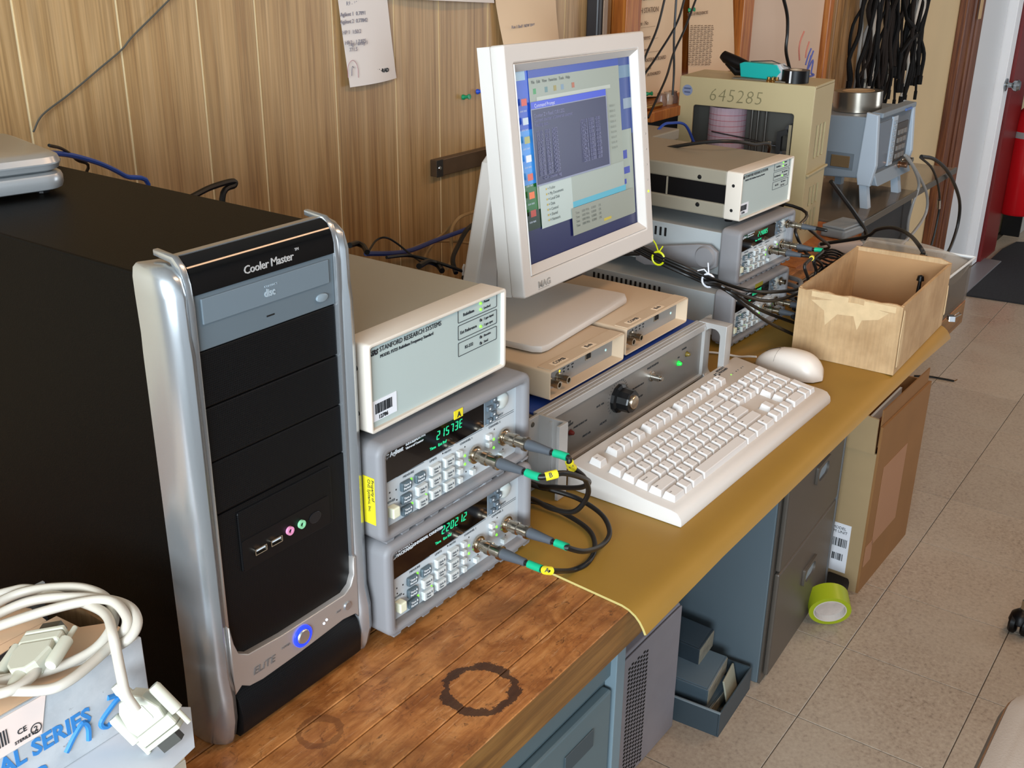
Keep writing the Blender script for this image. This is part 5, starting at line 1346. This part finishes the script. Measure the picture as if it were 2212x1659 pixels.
obj('knob', lathe([(.030, 0), (.030, .006), (.012, .010), (.012, .030), (.026, .042), (.028, .055), (.020, .066), (0, .068)], 22, FRONT), mat('knob_satin', '#a9b0b4', .25, 1.), dr_, (5.13, W-.0605, -.035), smooth=True)
th = struct('trim_2', box(4.55, 5.30, W-.16, W-.062, ZF+.0002, ZF+.012, .003), mat('threshold_alu', '#8f9093', .4, .5))
tr3 = struct('trim_3', box(5.21, 5.52, W-.075, W+.004, ZF, 1.1, .004), REDP)
obj('moulding', box(5.53, 5.60, W-.060, W+.004, ZF, 1.1, .004), REDP, tr3); obj('moulding', box(5.61, 5.75, W-.03, W+.004, ZF+.22, 1.1, .004), REDP, tr3)
# fire extinguisher
q = at(2205, 400, y=.70)
FE = thing('fire_extinguisher', 'red fire extinguisher with black hose beside the red door frame', 'fire extinguisher', (q.x, .70, at(2190, 463, y=.70).z))
FER = mat('extinguisher_red', '#c0141c', .25, coat=.4)
obj('cylinder', lathe([(0, 0), (.080, .0), (.090, .012), (.090, .46), (.078, .52), (.045, .555), (.028, .565), (.028, .60), (0, .60)], 36), FER, FE, smooth=True)
obj('label', box(-.05, .05, -.0925, -.088, .33, .40, .001), WLAB, FE); obj('green_diamond', prism([(-.02, .365), (.0, .345), (.02, .365), (0, .385)], -.094, -.0926, 'y'), mat('diamond_green', '#1d9a4e', .5), FE)
obj('label_ring', lathe([(.0905, .40), (.0912, .402), (.0912, .43), (.0905, .432)], 36), mat('ring_grey', '#9a9a9a', .5), FE)
obj('valve', box(-.03, .03, -.02, .02, .60, .64, .004), BLACKP, FE); obj('lever', box(-.02, .12, -.012, .012, .645, .66, .003), BLACKP, FE)
obj('hose', tube([(-.02, -.03, .62), (-.09, -.06, .60), (-.135, -.07, .50), (-.135, -.07, .42), (-.10, -.085, .36), (-.04, -.10, .34), (.03, -.098, .35)], .012, 10, 8), BLACKP, FE, smooth=True)
obj('wall_hook', box(-.03, .03, .0885, W-.005-.70, .42, .54, .003), mat('hook_steel', '#8a8c90', .4, .7), FE)
# notice and fittings beyond the door frame
t = thing('wall_notice', 'tall white notice sheets hanging beyond the red door frame', 'notice', (5.95, W-.002, .0)); obj('sheet', box(0, .10, -.010, 0, -.05, .42, .001), WLAB, t); obj('sheet', box(.13, .24, -.012, 0, -.05, .42, .001), WLAB, t)
t = thing('wall_box', 'small grey metal wall box standing on the floor below the extinguisher', 'box', (5.92, W-.10, ZF)); obj('body', box(0, .5, 0, .09, 0, .15, .004), mat('grey_wallbox', '#a3a49e', .5), t); obj('edge', box(-.02, -.001, -.01, .09, 0, .16, .002), BLACKP, t)
# black floor mat
a_ = [at(2195, 525, z=ZF), at(2165, 540, z=ZF), at(2078, 618, z=ZF), at(2088, 640, z=ZF), at(2300, 672, z=ZF), at(2380, 530, z=ZF)]
fm = obj('door_mat', prism([(p.x, p.y) for p in a_], ZF+.0004, ZF+.008, 'z'), mat('black_ribbed', '#25272b', .85, noise=.3, nscale=150)); tag(fm, 'dark charcoal door mat on the tiles by the white door', 'mat')
t = thing('floor_wire', 'short black wire with bare copper ends on the tiles', 'wire', (0, 0, ZF))
pts = [at(1975, 812, z=ZF+.004), at(2005, 813, z=ZF+.004), at(2035, 818, z=ZF+.004), at(2061, 823, z=ZF+.004)]
obj('insulation', tube([p-Vector((0, 0, ZF)) for p in pts], .0038, 6, 5), CABLE, t); obj('bare_end', tube([pts[-1]-Vector((0, 0, ZF)), at(2068, 820, z=ZF+.010)-Vector((0, 0, ZF))], .0018, 5), MATS['brass'], t)
# ------------------------------------------------------------------ router and leads on and behind the tower
RT_ = thing('network_router', 'silver rounded network box on top of the black tower', 'router', (-.105, .555, ZB+.4206), R(-12))
bm = bmesh.new(); add_prism(bm, rrect(-.08, .08, -.075, .075, .022, 6), .004, .020, 'z', .005); obj('lower_shell', bm, mat('router_silver', '#b4b8ba', .28, .6), RT_, smooth=True)
bm = bmesh.new(); add_prism(bm, rrect(-.08, .08, -.075, .075, .022, 6), .0203, .037, 'z', .009); obj('upper_shell', bm, MATS['router_silver'], RT_, smooth=True)
for x in (-.06, .06):
    for y in (-.055, .055): obj('foot', lathe([(0, 0), (.006, 0), (.006, .0042), (0, .0042)], 10), BLACKP, RT_, (x, y, 0))
tag(obj('cable', tube([at(106, 314, y=.60), at(135, 322, y=.63), at(165, 345, y=.66), at(185, 375, y=.69), (.06, .74, .30)], .0018, 6, 6), CABLE, smooth=True), 'thin black lead dropping behind the tower from the silver router', 'cable')
tag(obj('cable', tube([(-.03, .575, .4375), at(112, 331, y=.62), at(160, 337, y=.65), at(220, 355, y=.68), at(270, 380, y=.705), at(320, 415, y=.72), (.16, .75, .2)], .0030, 8, 6), mat('blue_ethernet', '#2b56b8', .4), smooth=True), 'blue network cable curving from the silver router behind the tower', 'cable')
tag(obj('cable', tube([at(72, 285, y=.815), at(92, 248, y=.818), at(150, 203, y=.818), at(215, 148, y=.818), at(262, 108, y=.818), at(285, 80, y=.818), at(330, 35, y=.818), at(395, -30, y=.818)], .0013, 6, 6), mat('grey_thin_wire', '#4d4a42', .6), smooth=True), 'thin grey wire running up the panelled wall above the router', 'wire')
tag(obj('cable', tube([at(415, 425, y=.72), at(455, 405, y=.72), at(500, 392, y=.72), at(506, 400, y=.72), at(480, 430, y=.72), (.34, .72, .20)], .0042, 8, 6), CABLE, smooth=True), 'black power cord looping up behind the tower', 'cable')
BRC = mat('beige_cord', '#a08055', .5)
for lab, pts, r, m in (('thick blue cable running along the wall behind the rubidium unit', [at(790, 548, y=.66), at(850, 547, y=.67), at(890, 540, y=.68), at(940, 520, y=.70), at(1000, 498, y=.72), at(1040, 482, y=.73)], .0040, mat('slate_blue_cable', '#2f3f7a', .4)),
        ('thin black lead arching behind the rubidium unit', [at(795, 545, y=.63), at(812, 520, y=.66), at(832, 513, y=.66), at(855, 524, y=.66), at(885, 548, y=.64), at(912, 568, y=.60)], .0016, CABLE),
        ('black cable sagging behind the rubidium unit towards the monitor', [at(835, 556, y=.62), at(880, 552, y=.62), at(920, 560, y=.60), at(970, 575, y=.56), at(1015, 592, y=.54)], .0026, CABLE),
        ('black cable looping down behind the monitor stand', [at(1035, 478, y=.70), at(1010, 495, y=.66), at(990, 530, y=.64), at(978, 560, y=.62), at(985, 590, y=.60)], .0040, CABLE),
        ('beige cord arching over the cables beside the monitor', [at(1040, 452, y=.77), at(1000, 466, y=.76), at(985, 478, y=.76), at(975, 500, y=.75), at(975, 560, y=.70), at(965, 580, y=.66)], .0032, BRC),
        ('second beige cord slanting down the wall behind the rubidium unit', [at(985, 478, y=.78), at(962, 500, y=.77), at(940, 520, y=.76), at(918, 555, y=.72), at(912, 575, y=.66)], .0026, BRC),
        ('third beige cord lying low across the wall behind the rubidium unit', [at(885, 540, y=.78), at(920, 525, y=.78), at(970, 521, y=.77), at(1020, 526, y=.76)], .0026, BRC),
        ('dark cable coil hump behind the rubidium unit', [at(905, 575, y=.56), at(925, 565, y=.58), at(945, 572, y=.58), at(955, 585, y=.56)], .0045, CABLE),
        ('short black cable knot behind the tower corner', [at(755, 530, y=.60), at(762, 528, y=.62), at(772, 526, y=.63), at(785, 532, y=.62), at(793, 545, y=.60)], .0042, CABLE),
        ('black cable under the monitor running to the tied bundle', [at(1000, 600, y=.52), at(1150, 590, y=.50), at(1260, 560, y=.47), at(1330, 550, y=.44), at(1380, 548, y=.42)], .0035, CABLE)):
    tag(obj('cable', tube(pts, r, 8, 6), m, smooth=True), lab, 'cable')
t = thing('white_plug', 'small cream cable tie end sticking up behind the rubidium unit', 'tie', at(1000, 594, y=.545)); obj('head', tube([(0, 0, 0), (.001, 0, .012), (.004, 0, .016)], .0018, 6), CWHITE, t); obj('strap', tube([(0, 0, 0), (-.003, 0, -.03)], .0012, 5), CWHITE, t)

# ------------------------------------------------------------------ boxes and serial lead at the left front
LBX = mat('beige_lower_box', '#a9a293', .6)
zl = .0835
t = thing('beige_flat_box', 'beige box under the white sheet beside the tower', 'box', (0, 0, ZB))
v_ = [(-.236, .120), (-.1995, .190), (-.26, .245), (-.62, .245), (-.62, .120)]
obj('body', prism(v_, 0, zl-ZB-.0125, 'z', .001), LBX, t); obj('lid', prism([(x*1.002, y) for x, y in v_], zl-ZB-.012, zl-ZB-.0005, 'z', .001), mat('beige_lid', '#c4ab86', .6), t)
bm = bmesh.new(); pts = [(-.232, .112), (-.205, .150), (-.215, .165), (-.30, .21), (-.60, .21), (-.60, .09), (-.34, .09)]
add_prism(bm, [(x, y) for x, y in pts], zl+.0004, zl+.0012, 'z')
o = obj('white_sheet', bm, mat('bright_paper', '#c3c7cd', .7)); tag(o, 'loose white sheet under the printed carton, corner hanging out', 'paper')
CART = thing('printed_carton', 'white corrugated carton with blue SERIES lettering and torn corner', 'carton', (-.2265, .1690, zl+.0016))
m, nt, b = nodes('carton_white')
p = pos(nt); f = noise(nt, p, 30, 5, .6); c = ramp(nt, f, [(.3, '#9da1a6'), (.6, '#b4b7ba')])
g = noise(nt, p, 120, 4, .7); c = mix(nt, ramp(nt, g, [(.66, 0.), (.72, .7)]), c, lin('#5b5550'))
nt.links.new(c, b.inputs['Base Color']); b.inputs['Roughness'].default_value = .65; CARTM = m
CTOP = mat('carton_top', '#d9b593', .65, noise=.05, nscale=12)
CH = .155-zl-.0016; CD = .128
obj('front', box(-.40, 0, 0, .003, 0, CH, .0008), CARTM, CART); obj('back', box(-.40, 0, CD-.003, CD, 0, CH), CARTM, CART)
obj('end', prism([(.0032, 0), (CD-.0032, 0), (CD-.0032, CH-.0032), (.0032, CH-.0032)], -.003, 0, 'x'), mat('corrugated_end', '#8a6a48', .8, noise=.2, nscale=200, stretch=(1, 1, .1)), CART); obj('end', box(-.40, -.397, .0032, CD-.0032, 0, CH-.0032), CARTM, CART)
obj('bottom', box(-.3968, -.0032, .0032, CD-.0032, 0, .003), CARTM, CART)
obj('top_flap', prism([(-.40, .0032), (-.004, .0032), (0, .010), (-.003, .035), (-.020, .048), (-.022, .075), (-.40, .075)], CH-.003, CH, 'z'), CTOP, CART)
obj('top_flap', prism([(-.40, .0765), (-.030, .0765), (-.028, .100), (-.040, CD-.002), (-.40, CD-.002)], CH-.003, CH, 'z'), CTOP, CART)
BLU = mat('carton_blue', '#2f78b8', .55)
text('lettering', 'UNIVERSAL SERIES', .0185, BLU, CART, (-.0500, -.0003, .0255), ax='RIGHT', bold=.0006, sx=.92)
text('lettering', 'COUNTER', .0185, BLU, CART, (-.0870, -.0003, .0010), ax='RIGHT', bold=.0006, sx=.92)
fr = lambda px, py: at(px, py, y=.1688)-Vector(CART.location)
obj('blue_mark', tube([fr(143, 1625), fr(160, 1590), fr(178, 1562), fr(190, 1570), fr(192, 1598)], .0022, 6, 5), BLU, CART)
obj('blue_mark', tube([fr(232, 1508), fr(262, 1500), fr(245, 1520), fr(218, 1560), fr(230, 1570), fr(250, 1550)], .0022, 6, 5), BLU, CART); obj('blue_mark', tube([fr(270, 1505), fr(268, 1532)], .0018, 6), BLU, CART)
lb = obj('shipping_label', prism([(-.40, .040), (-.088, .040), (-.080, .0695), (-.40, .0695)], -.0008, -.0002, 'y'), mat('label_pinkish', '#e0cdc4', .6), CART)
bm = bmesh.new(); rnd = random.Random(5); x = -.170
while x < -.112:
    wd = rnd.choice((.0006, .001, .0015)); add_box(bm, x, x+wd, -.0012, -.0009, .048, .060); x += wd+rnd.choice((.0006, .0012))
obj('barcode', bm, INKD, lb)
text('lettering', 'ROTATOR', .0065, INKG, lb, (-.150, -.0011, .0625)); text('lettering', 'CE', .006, INKD, lb, (-.105, -.0011, .050)); text('lettering', 'STERILE EO', .0035, INKD, lb, (-.108, -.0011, .0435))
obj('symbol', curve_mesh('sy', [[(.0042*math.cos(a/10*math.pi), .0042*math.sin(a/10*math.pi)) for a in range(20)], [(.0036*math.cos(a/10*math.pi), .0036*math.sin(a/10*math.pi)) for a in range(20)]], .0003), INKD, lb, (-.0915, -.0011, .0470))
text('lettering', '2', .006, INKD, lb, (-.0932, -.0011, .0450))
# serial lead
SCB = mat('ivory_cable', '#bfb8ac', .42); SCP = mat('ivory_plug', '#bcbbab', .45)
SL = thing('serial_cable', 'ivory serial cable coiled on the printed carton with two plugs', 'cable', (0, 0, 0))
zc = .155+.005
def loop(pts, r=.0038):
    P = [at(x, y, z=zc+dz) for x, y, dz in pts]; return obj('cord', tube(P, r, 10, 8), SCB, SL, smooth=True)
loop([(-60, 1335, .002), (40, 1282, .008), (150, 1268, .016), (215, 1282, .020), (245, 1318, .020), (238, 1362, .014), (190, 1412, .006), (80, 1455, .002), (-60, 1475, .000)])
loop([(-60, 1355, .004), (60, 1300, .012), (170, 1290, .018), (262, 1302, .022), (296, 1335, .022), (280, 1378, .014), (215, 1412, .004), (90, 1448, .002), (-60, 1490, .001)])
loop([(-60, 1372, .006), (80, 1325, .012), (180, 1300, .020), (240, 1298, .026), (272, 1330, .024), (270, 1360, .018), (240, 1395, .008), (150, 1470, .006), (80, 1492, .004), (-60, 1488, .004)])
loop([(-60, 1300, .000), (20, 1278, .004), (60, 1272, .008), (120, 1285, .010), (200, 1310, .018), (232, 1332, .022), (243, 1370, .020), (252, 1410, .010), (262, 1460, -.002), (272, 1500, -.014), (295, 1535, -.026)])
loop([(100, 1402, .010), (90, 1425, .008), (68, 1462, .006), (20, 1492, .006), (-60, 1510, .004)])
def pose(zv, yv):
    z = zv.normalized(); y = (yv-z*yv.dot(z)).normalized(); x = y.cross(z)
    return Matrix((x, y, z)).transposed().to_euler()
def db9(loc, rot):
    P = obj('plug', box(-.017, .017, -.006, .006, .012, .022, .002), SCP, SL, loc, rot)
    bm = bmesh.new(); add_prism(bm, [(-.014, .022), (.014, .022), (.016, .030), (.012, .044), (.006, .050), (-.006, .050), (-.012, .044), (-.016, .030)], -.0065, .0065, 'y', .0015); obj('hood', bm, SCP, P)
    obj('grip_plate', prism(rrect(-.008, .008, .026, .040, .002, 2), -.0072, -.0064, 'y'), mat('plug_grip', '#c3c6bb', .5), P)
    obj('sleeve', lathe([(0, .048), (.006, .048), (.005, .054), (.0055, .056), (.0045, .062), (0, .062)], 14), SCP, P, smooth=True)
    obj('flange', box(-.0165, .0165, -.0062, .0062, .008, .0118, .001), SCP, P)
    obj('shell', prism([(-.009, -.004), (.009, -.004), (.008, .004), (-.008, .004)], .000, .008, 'z'), mat('plug_shell', '#55544f', .35, .7), P)
    for x in (-.021, .021):
        obj('thumbscrew', lathe([(0, .006), (.0020, .006), (.0020, .018), (.0048, .019), (.0048, .042), (.0040, .044), (0, .044)], 14), SCP, P, (x, 0, 0), smooth=True)
    return P
q = at(335, 1590, z=.098); d_ = Vector((-.35, .25, .9)).normalized()
db9(at(378, 1606, z=.094), pose(-RT*.62+UP*.72-FW*.15, FW*.85+UP*.3))
db9(at(118, 1352, z=zc+.012), pose(-FW*.75-UP*.45-RT*.1, UP*.7-FW*.5-RT*.28))
# small tacks on the carton
t = thing('dark_screw', 'small dark screw lying on the printed carton beside the serial plug', 'screw', at(16, 1425, z=.1585)); obj('shank', tube([(-.008, 0, .0032), (.006, .002, .0032)], .0026, 8), mat('screw_dark', '#4a4346', .3, .8), t); obj('head', tube([(.006, .002, .0035), (.010, .003, .0035)], .0035, 10), MATS['screw_dark'], t)

# ------------------------------------------------------------------ under the bench
CABG = mat('cabinet_grey_green', '#5d6d72', .45, .2)
t = thing('drawer_cabinet', 'grey-green steel drawer cabinet under the near end of the bench', 'cabinet', (-.25, .060, ZF))
hC = ZB-.045-.001-ZF
obj('case', box(0, .565, .004, .60, 0, hC, .002), CABG, t)
obj('rail', box(.002, .563, -.004, .0035, hC-.105, hC-.001, .001), CABG, t)
zs = hC-.112
for k in range(3):
    h0 = zs-.26
    d_ = obj('drawer', box(.006, .540, -.010, .0035, max(.02, h0), zs-.006, .003), CABG, t)
    obj('pull', box(.44, .50, -.012, -.0101, zs-.060, zs-.035, .001), mat('pull_dark', '#3b464b', .5), d_); zs = h0
obj('stile', box(.545, .565, -.012, .0035, 0, hC, .001), mat('stile_light', '#6f8088', .45, .2), t)
# perforated grey case
HE = mat('vented_case_grey', '#8c8a92', .45, noise=.04)
p1_ = (1.1240, .3545); 
t = thing('vented_case', 'pale grey metal case with perforated front under the bench', 'case', (.60, .3545, ZF))
hh = .3165; ww = .524
obj('case', box(0, ww, .006, .36, .0, hh, .006, 3), HE, t, smooth=True)
cols = 22; rows = 34
holes = []
bm = bmesh.new(); add_box(bm, .004, ww-.004, .0005, .0055, .004, hh-.003, .003); obj('front_panel', bm, HE, t)
HOLE = None
bm = bmesh.new()
for i in range(7):
    for j in range(30):
        for s_ in (0, 1):
            x = .205+i*.0115+s_*.098; z = .014+j*.0093+(i % 2)*.0046
            add_box(bm, x, x+.0072, -.0003, .001, z, z+.0042)
o = obj('perforation', bm, DARK, t); o['kind'] = 'stuff'
# tray of scrap units on the floor
TRY = mat('tray_slate', '#3d4a52', .5); UN = mat('unit_slate', '#566670', .42, .3)
a_ = at(1590, 1580, z=ZF); 
t = thing('scrap_tray', 'shallow dark grey tray on the floor beside the filing cabinet', 'tray', (1.150, .262, ZF), R(4))
obj('floor_plate', box(0, .19, 0, .42, 0, .004), TRY, t)
obj('side', box(0, .19, 0, .004, .004, .060, .001), TRY, t); obj('side', box(0, .004, .0042, .42, .004, .060), TRY, t); obj('side', box(.186, .19, .0042, .42, .004, .060), TRY, t); obj('side', box(.0042, .1858, .416, .42, .004, .060), TRY, t)
obj('edge_strip', box(-.001, .003, .0, .42, .0602, .0635), mat('strip_light', '#9fb0ba', .4, .5), t)
def unit(lab, loc, rot, sx, sy, sz, c):
    u = thing('metal_unit', lab, 'unit', loc, rot=rot)
    mm = mat('unit'+c, c, .42, .3); obj('shell', box(0, sx, 0, sy, 0, sz, .002), mm, u); obj('ridge', box(.004, sx-.004, .004, sy-.004, sz, sz+.002), mat('ridge'+c, c, .5), u)
    obj('end_plate', box(.002, sx-.002, -.0015, 0, .002, sz-.002), mat('unit_end', '#8f8b7c', .6, noise=.25, nscale=60), u)
unit('flat slate metal unit lying in the tray', (1.170, .300, ZF+.0045), (0, 0, R(2)), .14, .34, .030, '#4c5a63')
unit('grey metal unit resting on the flat one in the tray', (1.185, .310, ZF+.037), (R(3), R(-6), R(6)), .12, .32, .045, '#5b6b75')
unit('dark slate metal unit leaning highest in the tray', (1.235, .360, ZF+.088), (R(4), R(-8), R(2)), .075, .30, .050, '#39444c')
t = thing('white_bracket', 'pale metal bracket leaning on the units in the tray', 'bracket', (1.232, .276, ZF+.0050), rot=(R(-14), R(3), R(10))); obj('plate', box(0, .080, 0, .004, 0, .075, .001), mat('bracket_pale', '#a6a795', .5), t); obj('fold', box(0, .080, .0042, .020, .0, .004, .001), MATS['bracket_pale'], t)
# filing cabinet
FCS = mat('file_side', '#616f77', .42, .15); FCF = mat('file_front', '#5c564f', .42, .25)
t = thing('filing_cabinet', 'blue-sided steel filing cabinet with recessed drawer pulls under the bench', 'cabinet', (1.368, .2640, ZF), R(3.5))
fw, fd, fh = .440, .44, .64
obj('case', box(0, fw, .006, fd, 0, fh, .003), FCS, t)
obj('front_frame', box(.001, fw-.001, .0005, .0055, .001, fh-.001), FCF, t)
z0 = .020
for hgt in (.275, .265, .06):
    d_ = obj('drawer', box(.012, fw-.016, -.012, .0, z0, z0+hgt-.006, .004), FCF, t)
    if hgt > .1:
        obj('pull', curve_mesh('pl', [rrect(.20, .29, z0+hgt*.50, z0+hgt*.50+.045, .004, 2), rrect(.208, .282, z0+hgt*.50+.003, z0+hgt*.50+.036, .016, 5)], .006), FCF, d_, (0, -.0152, 0)); obj('pull_recess', box(.208, .282, -.0135, -.0121, z0+hgt*.50+.003, z0+hgt*.50+.030), mat('pull_recess', '#8796a0', .5), d_)
    z0 += hgt
obj('edge_strip', box(fw-.014, fw-.001, -.013, .0003, .004, fh-.004, .002), mat('edge_grey', '#6f7478', .4, .3), t)
# tall shipping carton
SHC = thing('shipping_carton', 'tall open shipping carton with barcode label next to the filing cabinet', 'carton', (1.865, .212, ZF), R(-1.))
BRNC = mat('brown_card', '#8a6238', .7, noise=.06, nscale=8); TANC = mat('tan_card', '#a08a66', .7, noise=.05, nscale=8)
cw, cdp, chh = .375, .165, .475
obj('wall', box(0, cw, 0, .006, 0, chh), BRNC, SHC); obj('wall', box(0, .006, .0062, cdp, 0, chh-.075), TANC, SHC); obj('wall', box(cw-.006, cw, .0062, cdp, 0, chh), BRNC, SHC); obj('wall', box(.0062, cw-.0062, cdp-.006, cdp, 0, chh-.02), TANC, SHC)
obj('bottom', box(.0062, cw-.0062, .0062, cdp-.0062, 0, .006), TANC, SHC)
obj('flap', prism([(.010, chh-.073), (cdp-.004, chh-.073), (cdp-.008, chh+.035), (.012, chh+.020)], -.006, -.0005, 'x'), TANC, SHC)
obj('inner_flap', box(.010, cw-.010, .0070, .0105, chh-.06, chh+.04), BRNC, SHC)
q_ = obj('shipping_label', prism([(.055, .120), (.235, .120), (.235, .345), (.055, .345)], -.001, -.0003, 'y'), mat('brown_label', '#a4795a', .5), SHC)
obj('small_label', box(.008, .060, -.001, -.0003, .075, .135), MATS['brown_label'], SHC)
l2 = obj('barcode_label', box(-.001, -.0003, .040, .120, .045, .185), WLAB, SHC)
bm = bmesh.new(); rnd = random.Random(9)
for za, zb2, ya, yb2 in ((.118, .142, .046, .114), (.078, .098, .052, .078)):
    y = ya
    while y < yb2:
        wd = rnd.choice((.001, .0018, .003)); add_box(bm, -.0014, -.0011, y, y+wd, za, zb2); y += wd+rnd.choice((.001, .002))
obj('barcode', bm, INKD, l2)
text('lettering', '4908 MODEL\nSYSTEM UNIT', .011, INKD, l2, (-.0013, .114, .168), (R(90), 0, R(-90)))
bm = bmesh.new()
for k in range(3): add_box(bm, -.0012, -.0004, .120+k*.010, .125+k*.010, .325, .350)
add_box(bm, -.0012, -.0004, .118, .148, .320, .3235); obj('arrow_print', bm, INKD, SHC)
o = obj('white_folder', box(0, .30, .02, .026, .0065, .46)); o.data.materials.append(mat('folder_white', '#c9d2da', .6)); o.location = (1.885, .245, ZF); tag(o, 'white folder standing inside the tall shipping carton', 'folder')
o = obj('orange_folder', box(0, .30, 0, .006, .0065, .468)); o.data.materials.append(mat('folder_orange', '#b86a3a', .6)); o.location = (1.885, .236, ZF); tag(o, 'orange folder standing inside the tall shipping carton', 'folder')
# yellow-green tape roll
YG = mat('lime_tape', '#9aa81c', .4)
q = at(1786, 1322, z=ZF+.045)
t = thing('lime_tape_roll', 'yellow-green roll of tape on its edge against the shipping carton', 'tape', (q.x+.018, q.y+.004, ZF+.058), rot=(R(108), R(0), R(-58)))
obj('roll', lathe([(.040, -.024), (.051, -.024), (.051, .024), (.040, .024), (.040, -.024)], 36), YG, t, smooth=True)
obj('core', lathe([(.0375, -.0245), (.0398, -.0245), (.0398, .0245), (.0375, .0245), (.0375, -.0245)], 30), mat('core_white', '#cbc4bd', .7), t)
obj('liner', lathe([(0, .008), (.0372, .008), (.0372, -.012), (0, -.012)], 28), mat('liner_paper', '#b9aba2', .8, noise=.1, nscale=50), t)
o = obj('dark_rag', prism([(0, 0), (.09, .02), (.10, .08), (.03, .10), (-.02, .05)], 0, .035, 'z', .012), mat('rag_dark', '#1c1814', .9)); q = at(1822, 1312, z=ZF); o.location = (q.x, q.y, ZF+.0004); tag(o, 'dark crumpled rag behind the yellow-green tape roll', 'rag')

# ------------------------------------------------------------------ chairs at the right
LEA = mat('white_leather', '#b5ada4', .45, bump=.2, bscale=300)
t = thing('office_chair', 'office chair with white stitched leather seat at the bench', 'chair', (.80, -.545, ZF))
bm = bmesh.new(); add_prism(bm, rrect(-.23, .20, -.26, .265, .09, 8), .42, .52, 'z', .035); obj('seat', bm, LEA, t, smooth=True)
obj('stitching', tube([(p[0], p[1], .505) for p in rrect(-.222, .192, -.252, .257, .085, 8)]+[(.107, -.252, .505)], .0015, 5), mat('stitch_tan', '#8a6a50', .7), t)
obj('column', tube([(0, 0, .09), (0, 0, .42)], .028, 16), BLACKP, t, smooth=True)
for k in range(5):
    a = R(72*k+20); ex_, ey_ = .27*math.cos(a), .27*math.sin(a)
    obj('leg', tube([(0, 0, .10), (ex_, ey_, .075)], [.028, .016], 8), BLACKP, t, smooth=True)
    obj('caster', lathe([(0, -.014), (.024, -.014), (.028, -.008), (.028, .008), (.024, .014), (0, .014)], 18, Matrix.Rotation(R(90), 4, 'X')), BLACKP, t, (ex_, ey_, .0285), (0, 0, a), smooth=True)
q = at(2203, 1345, z=ZF+.03)
t = thing('caster_wheel', 'black chair caster standing alone on the tiles in front of the shipping carton', 'caster', (q.x, q.y, ZF))
for s_ in (-1, 1): obj('wheel', lathe([(0, -.009), (.022, -.009), (.027, -.004), (.027, .006), (.020, .011), (0, .011)], 22, Matrix.Rotation(R(90), 4, 'X')), BLACKP, t, (0, s_*.014, .0272), smooth=True)
obj('hood', lathe([(0, .030), (.012, .029), (.024, .018), (.028, .0), (.022, -.006), (0, -.006)], 18), BLACKP, t, (0.004, 0, .034), smooth=True)
obj('stem', tube([(.006, 0, .05), (.006, 0, .09)], .006, 10), NICKEL, t)
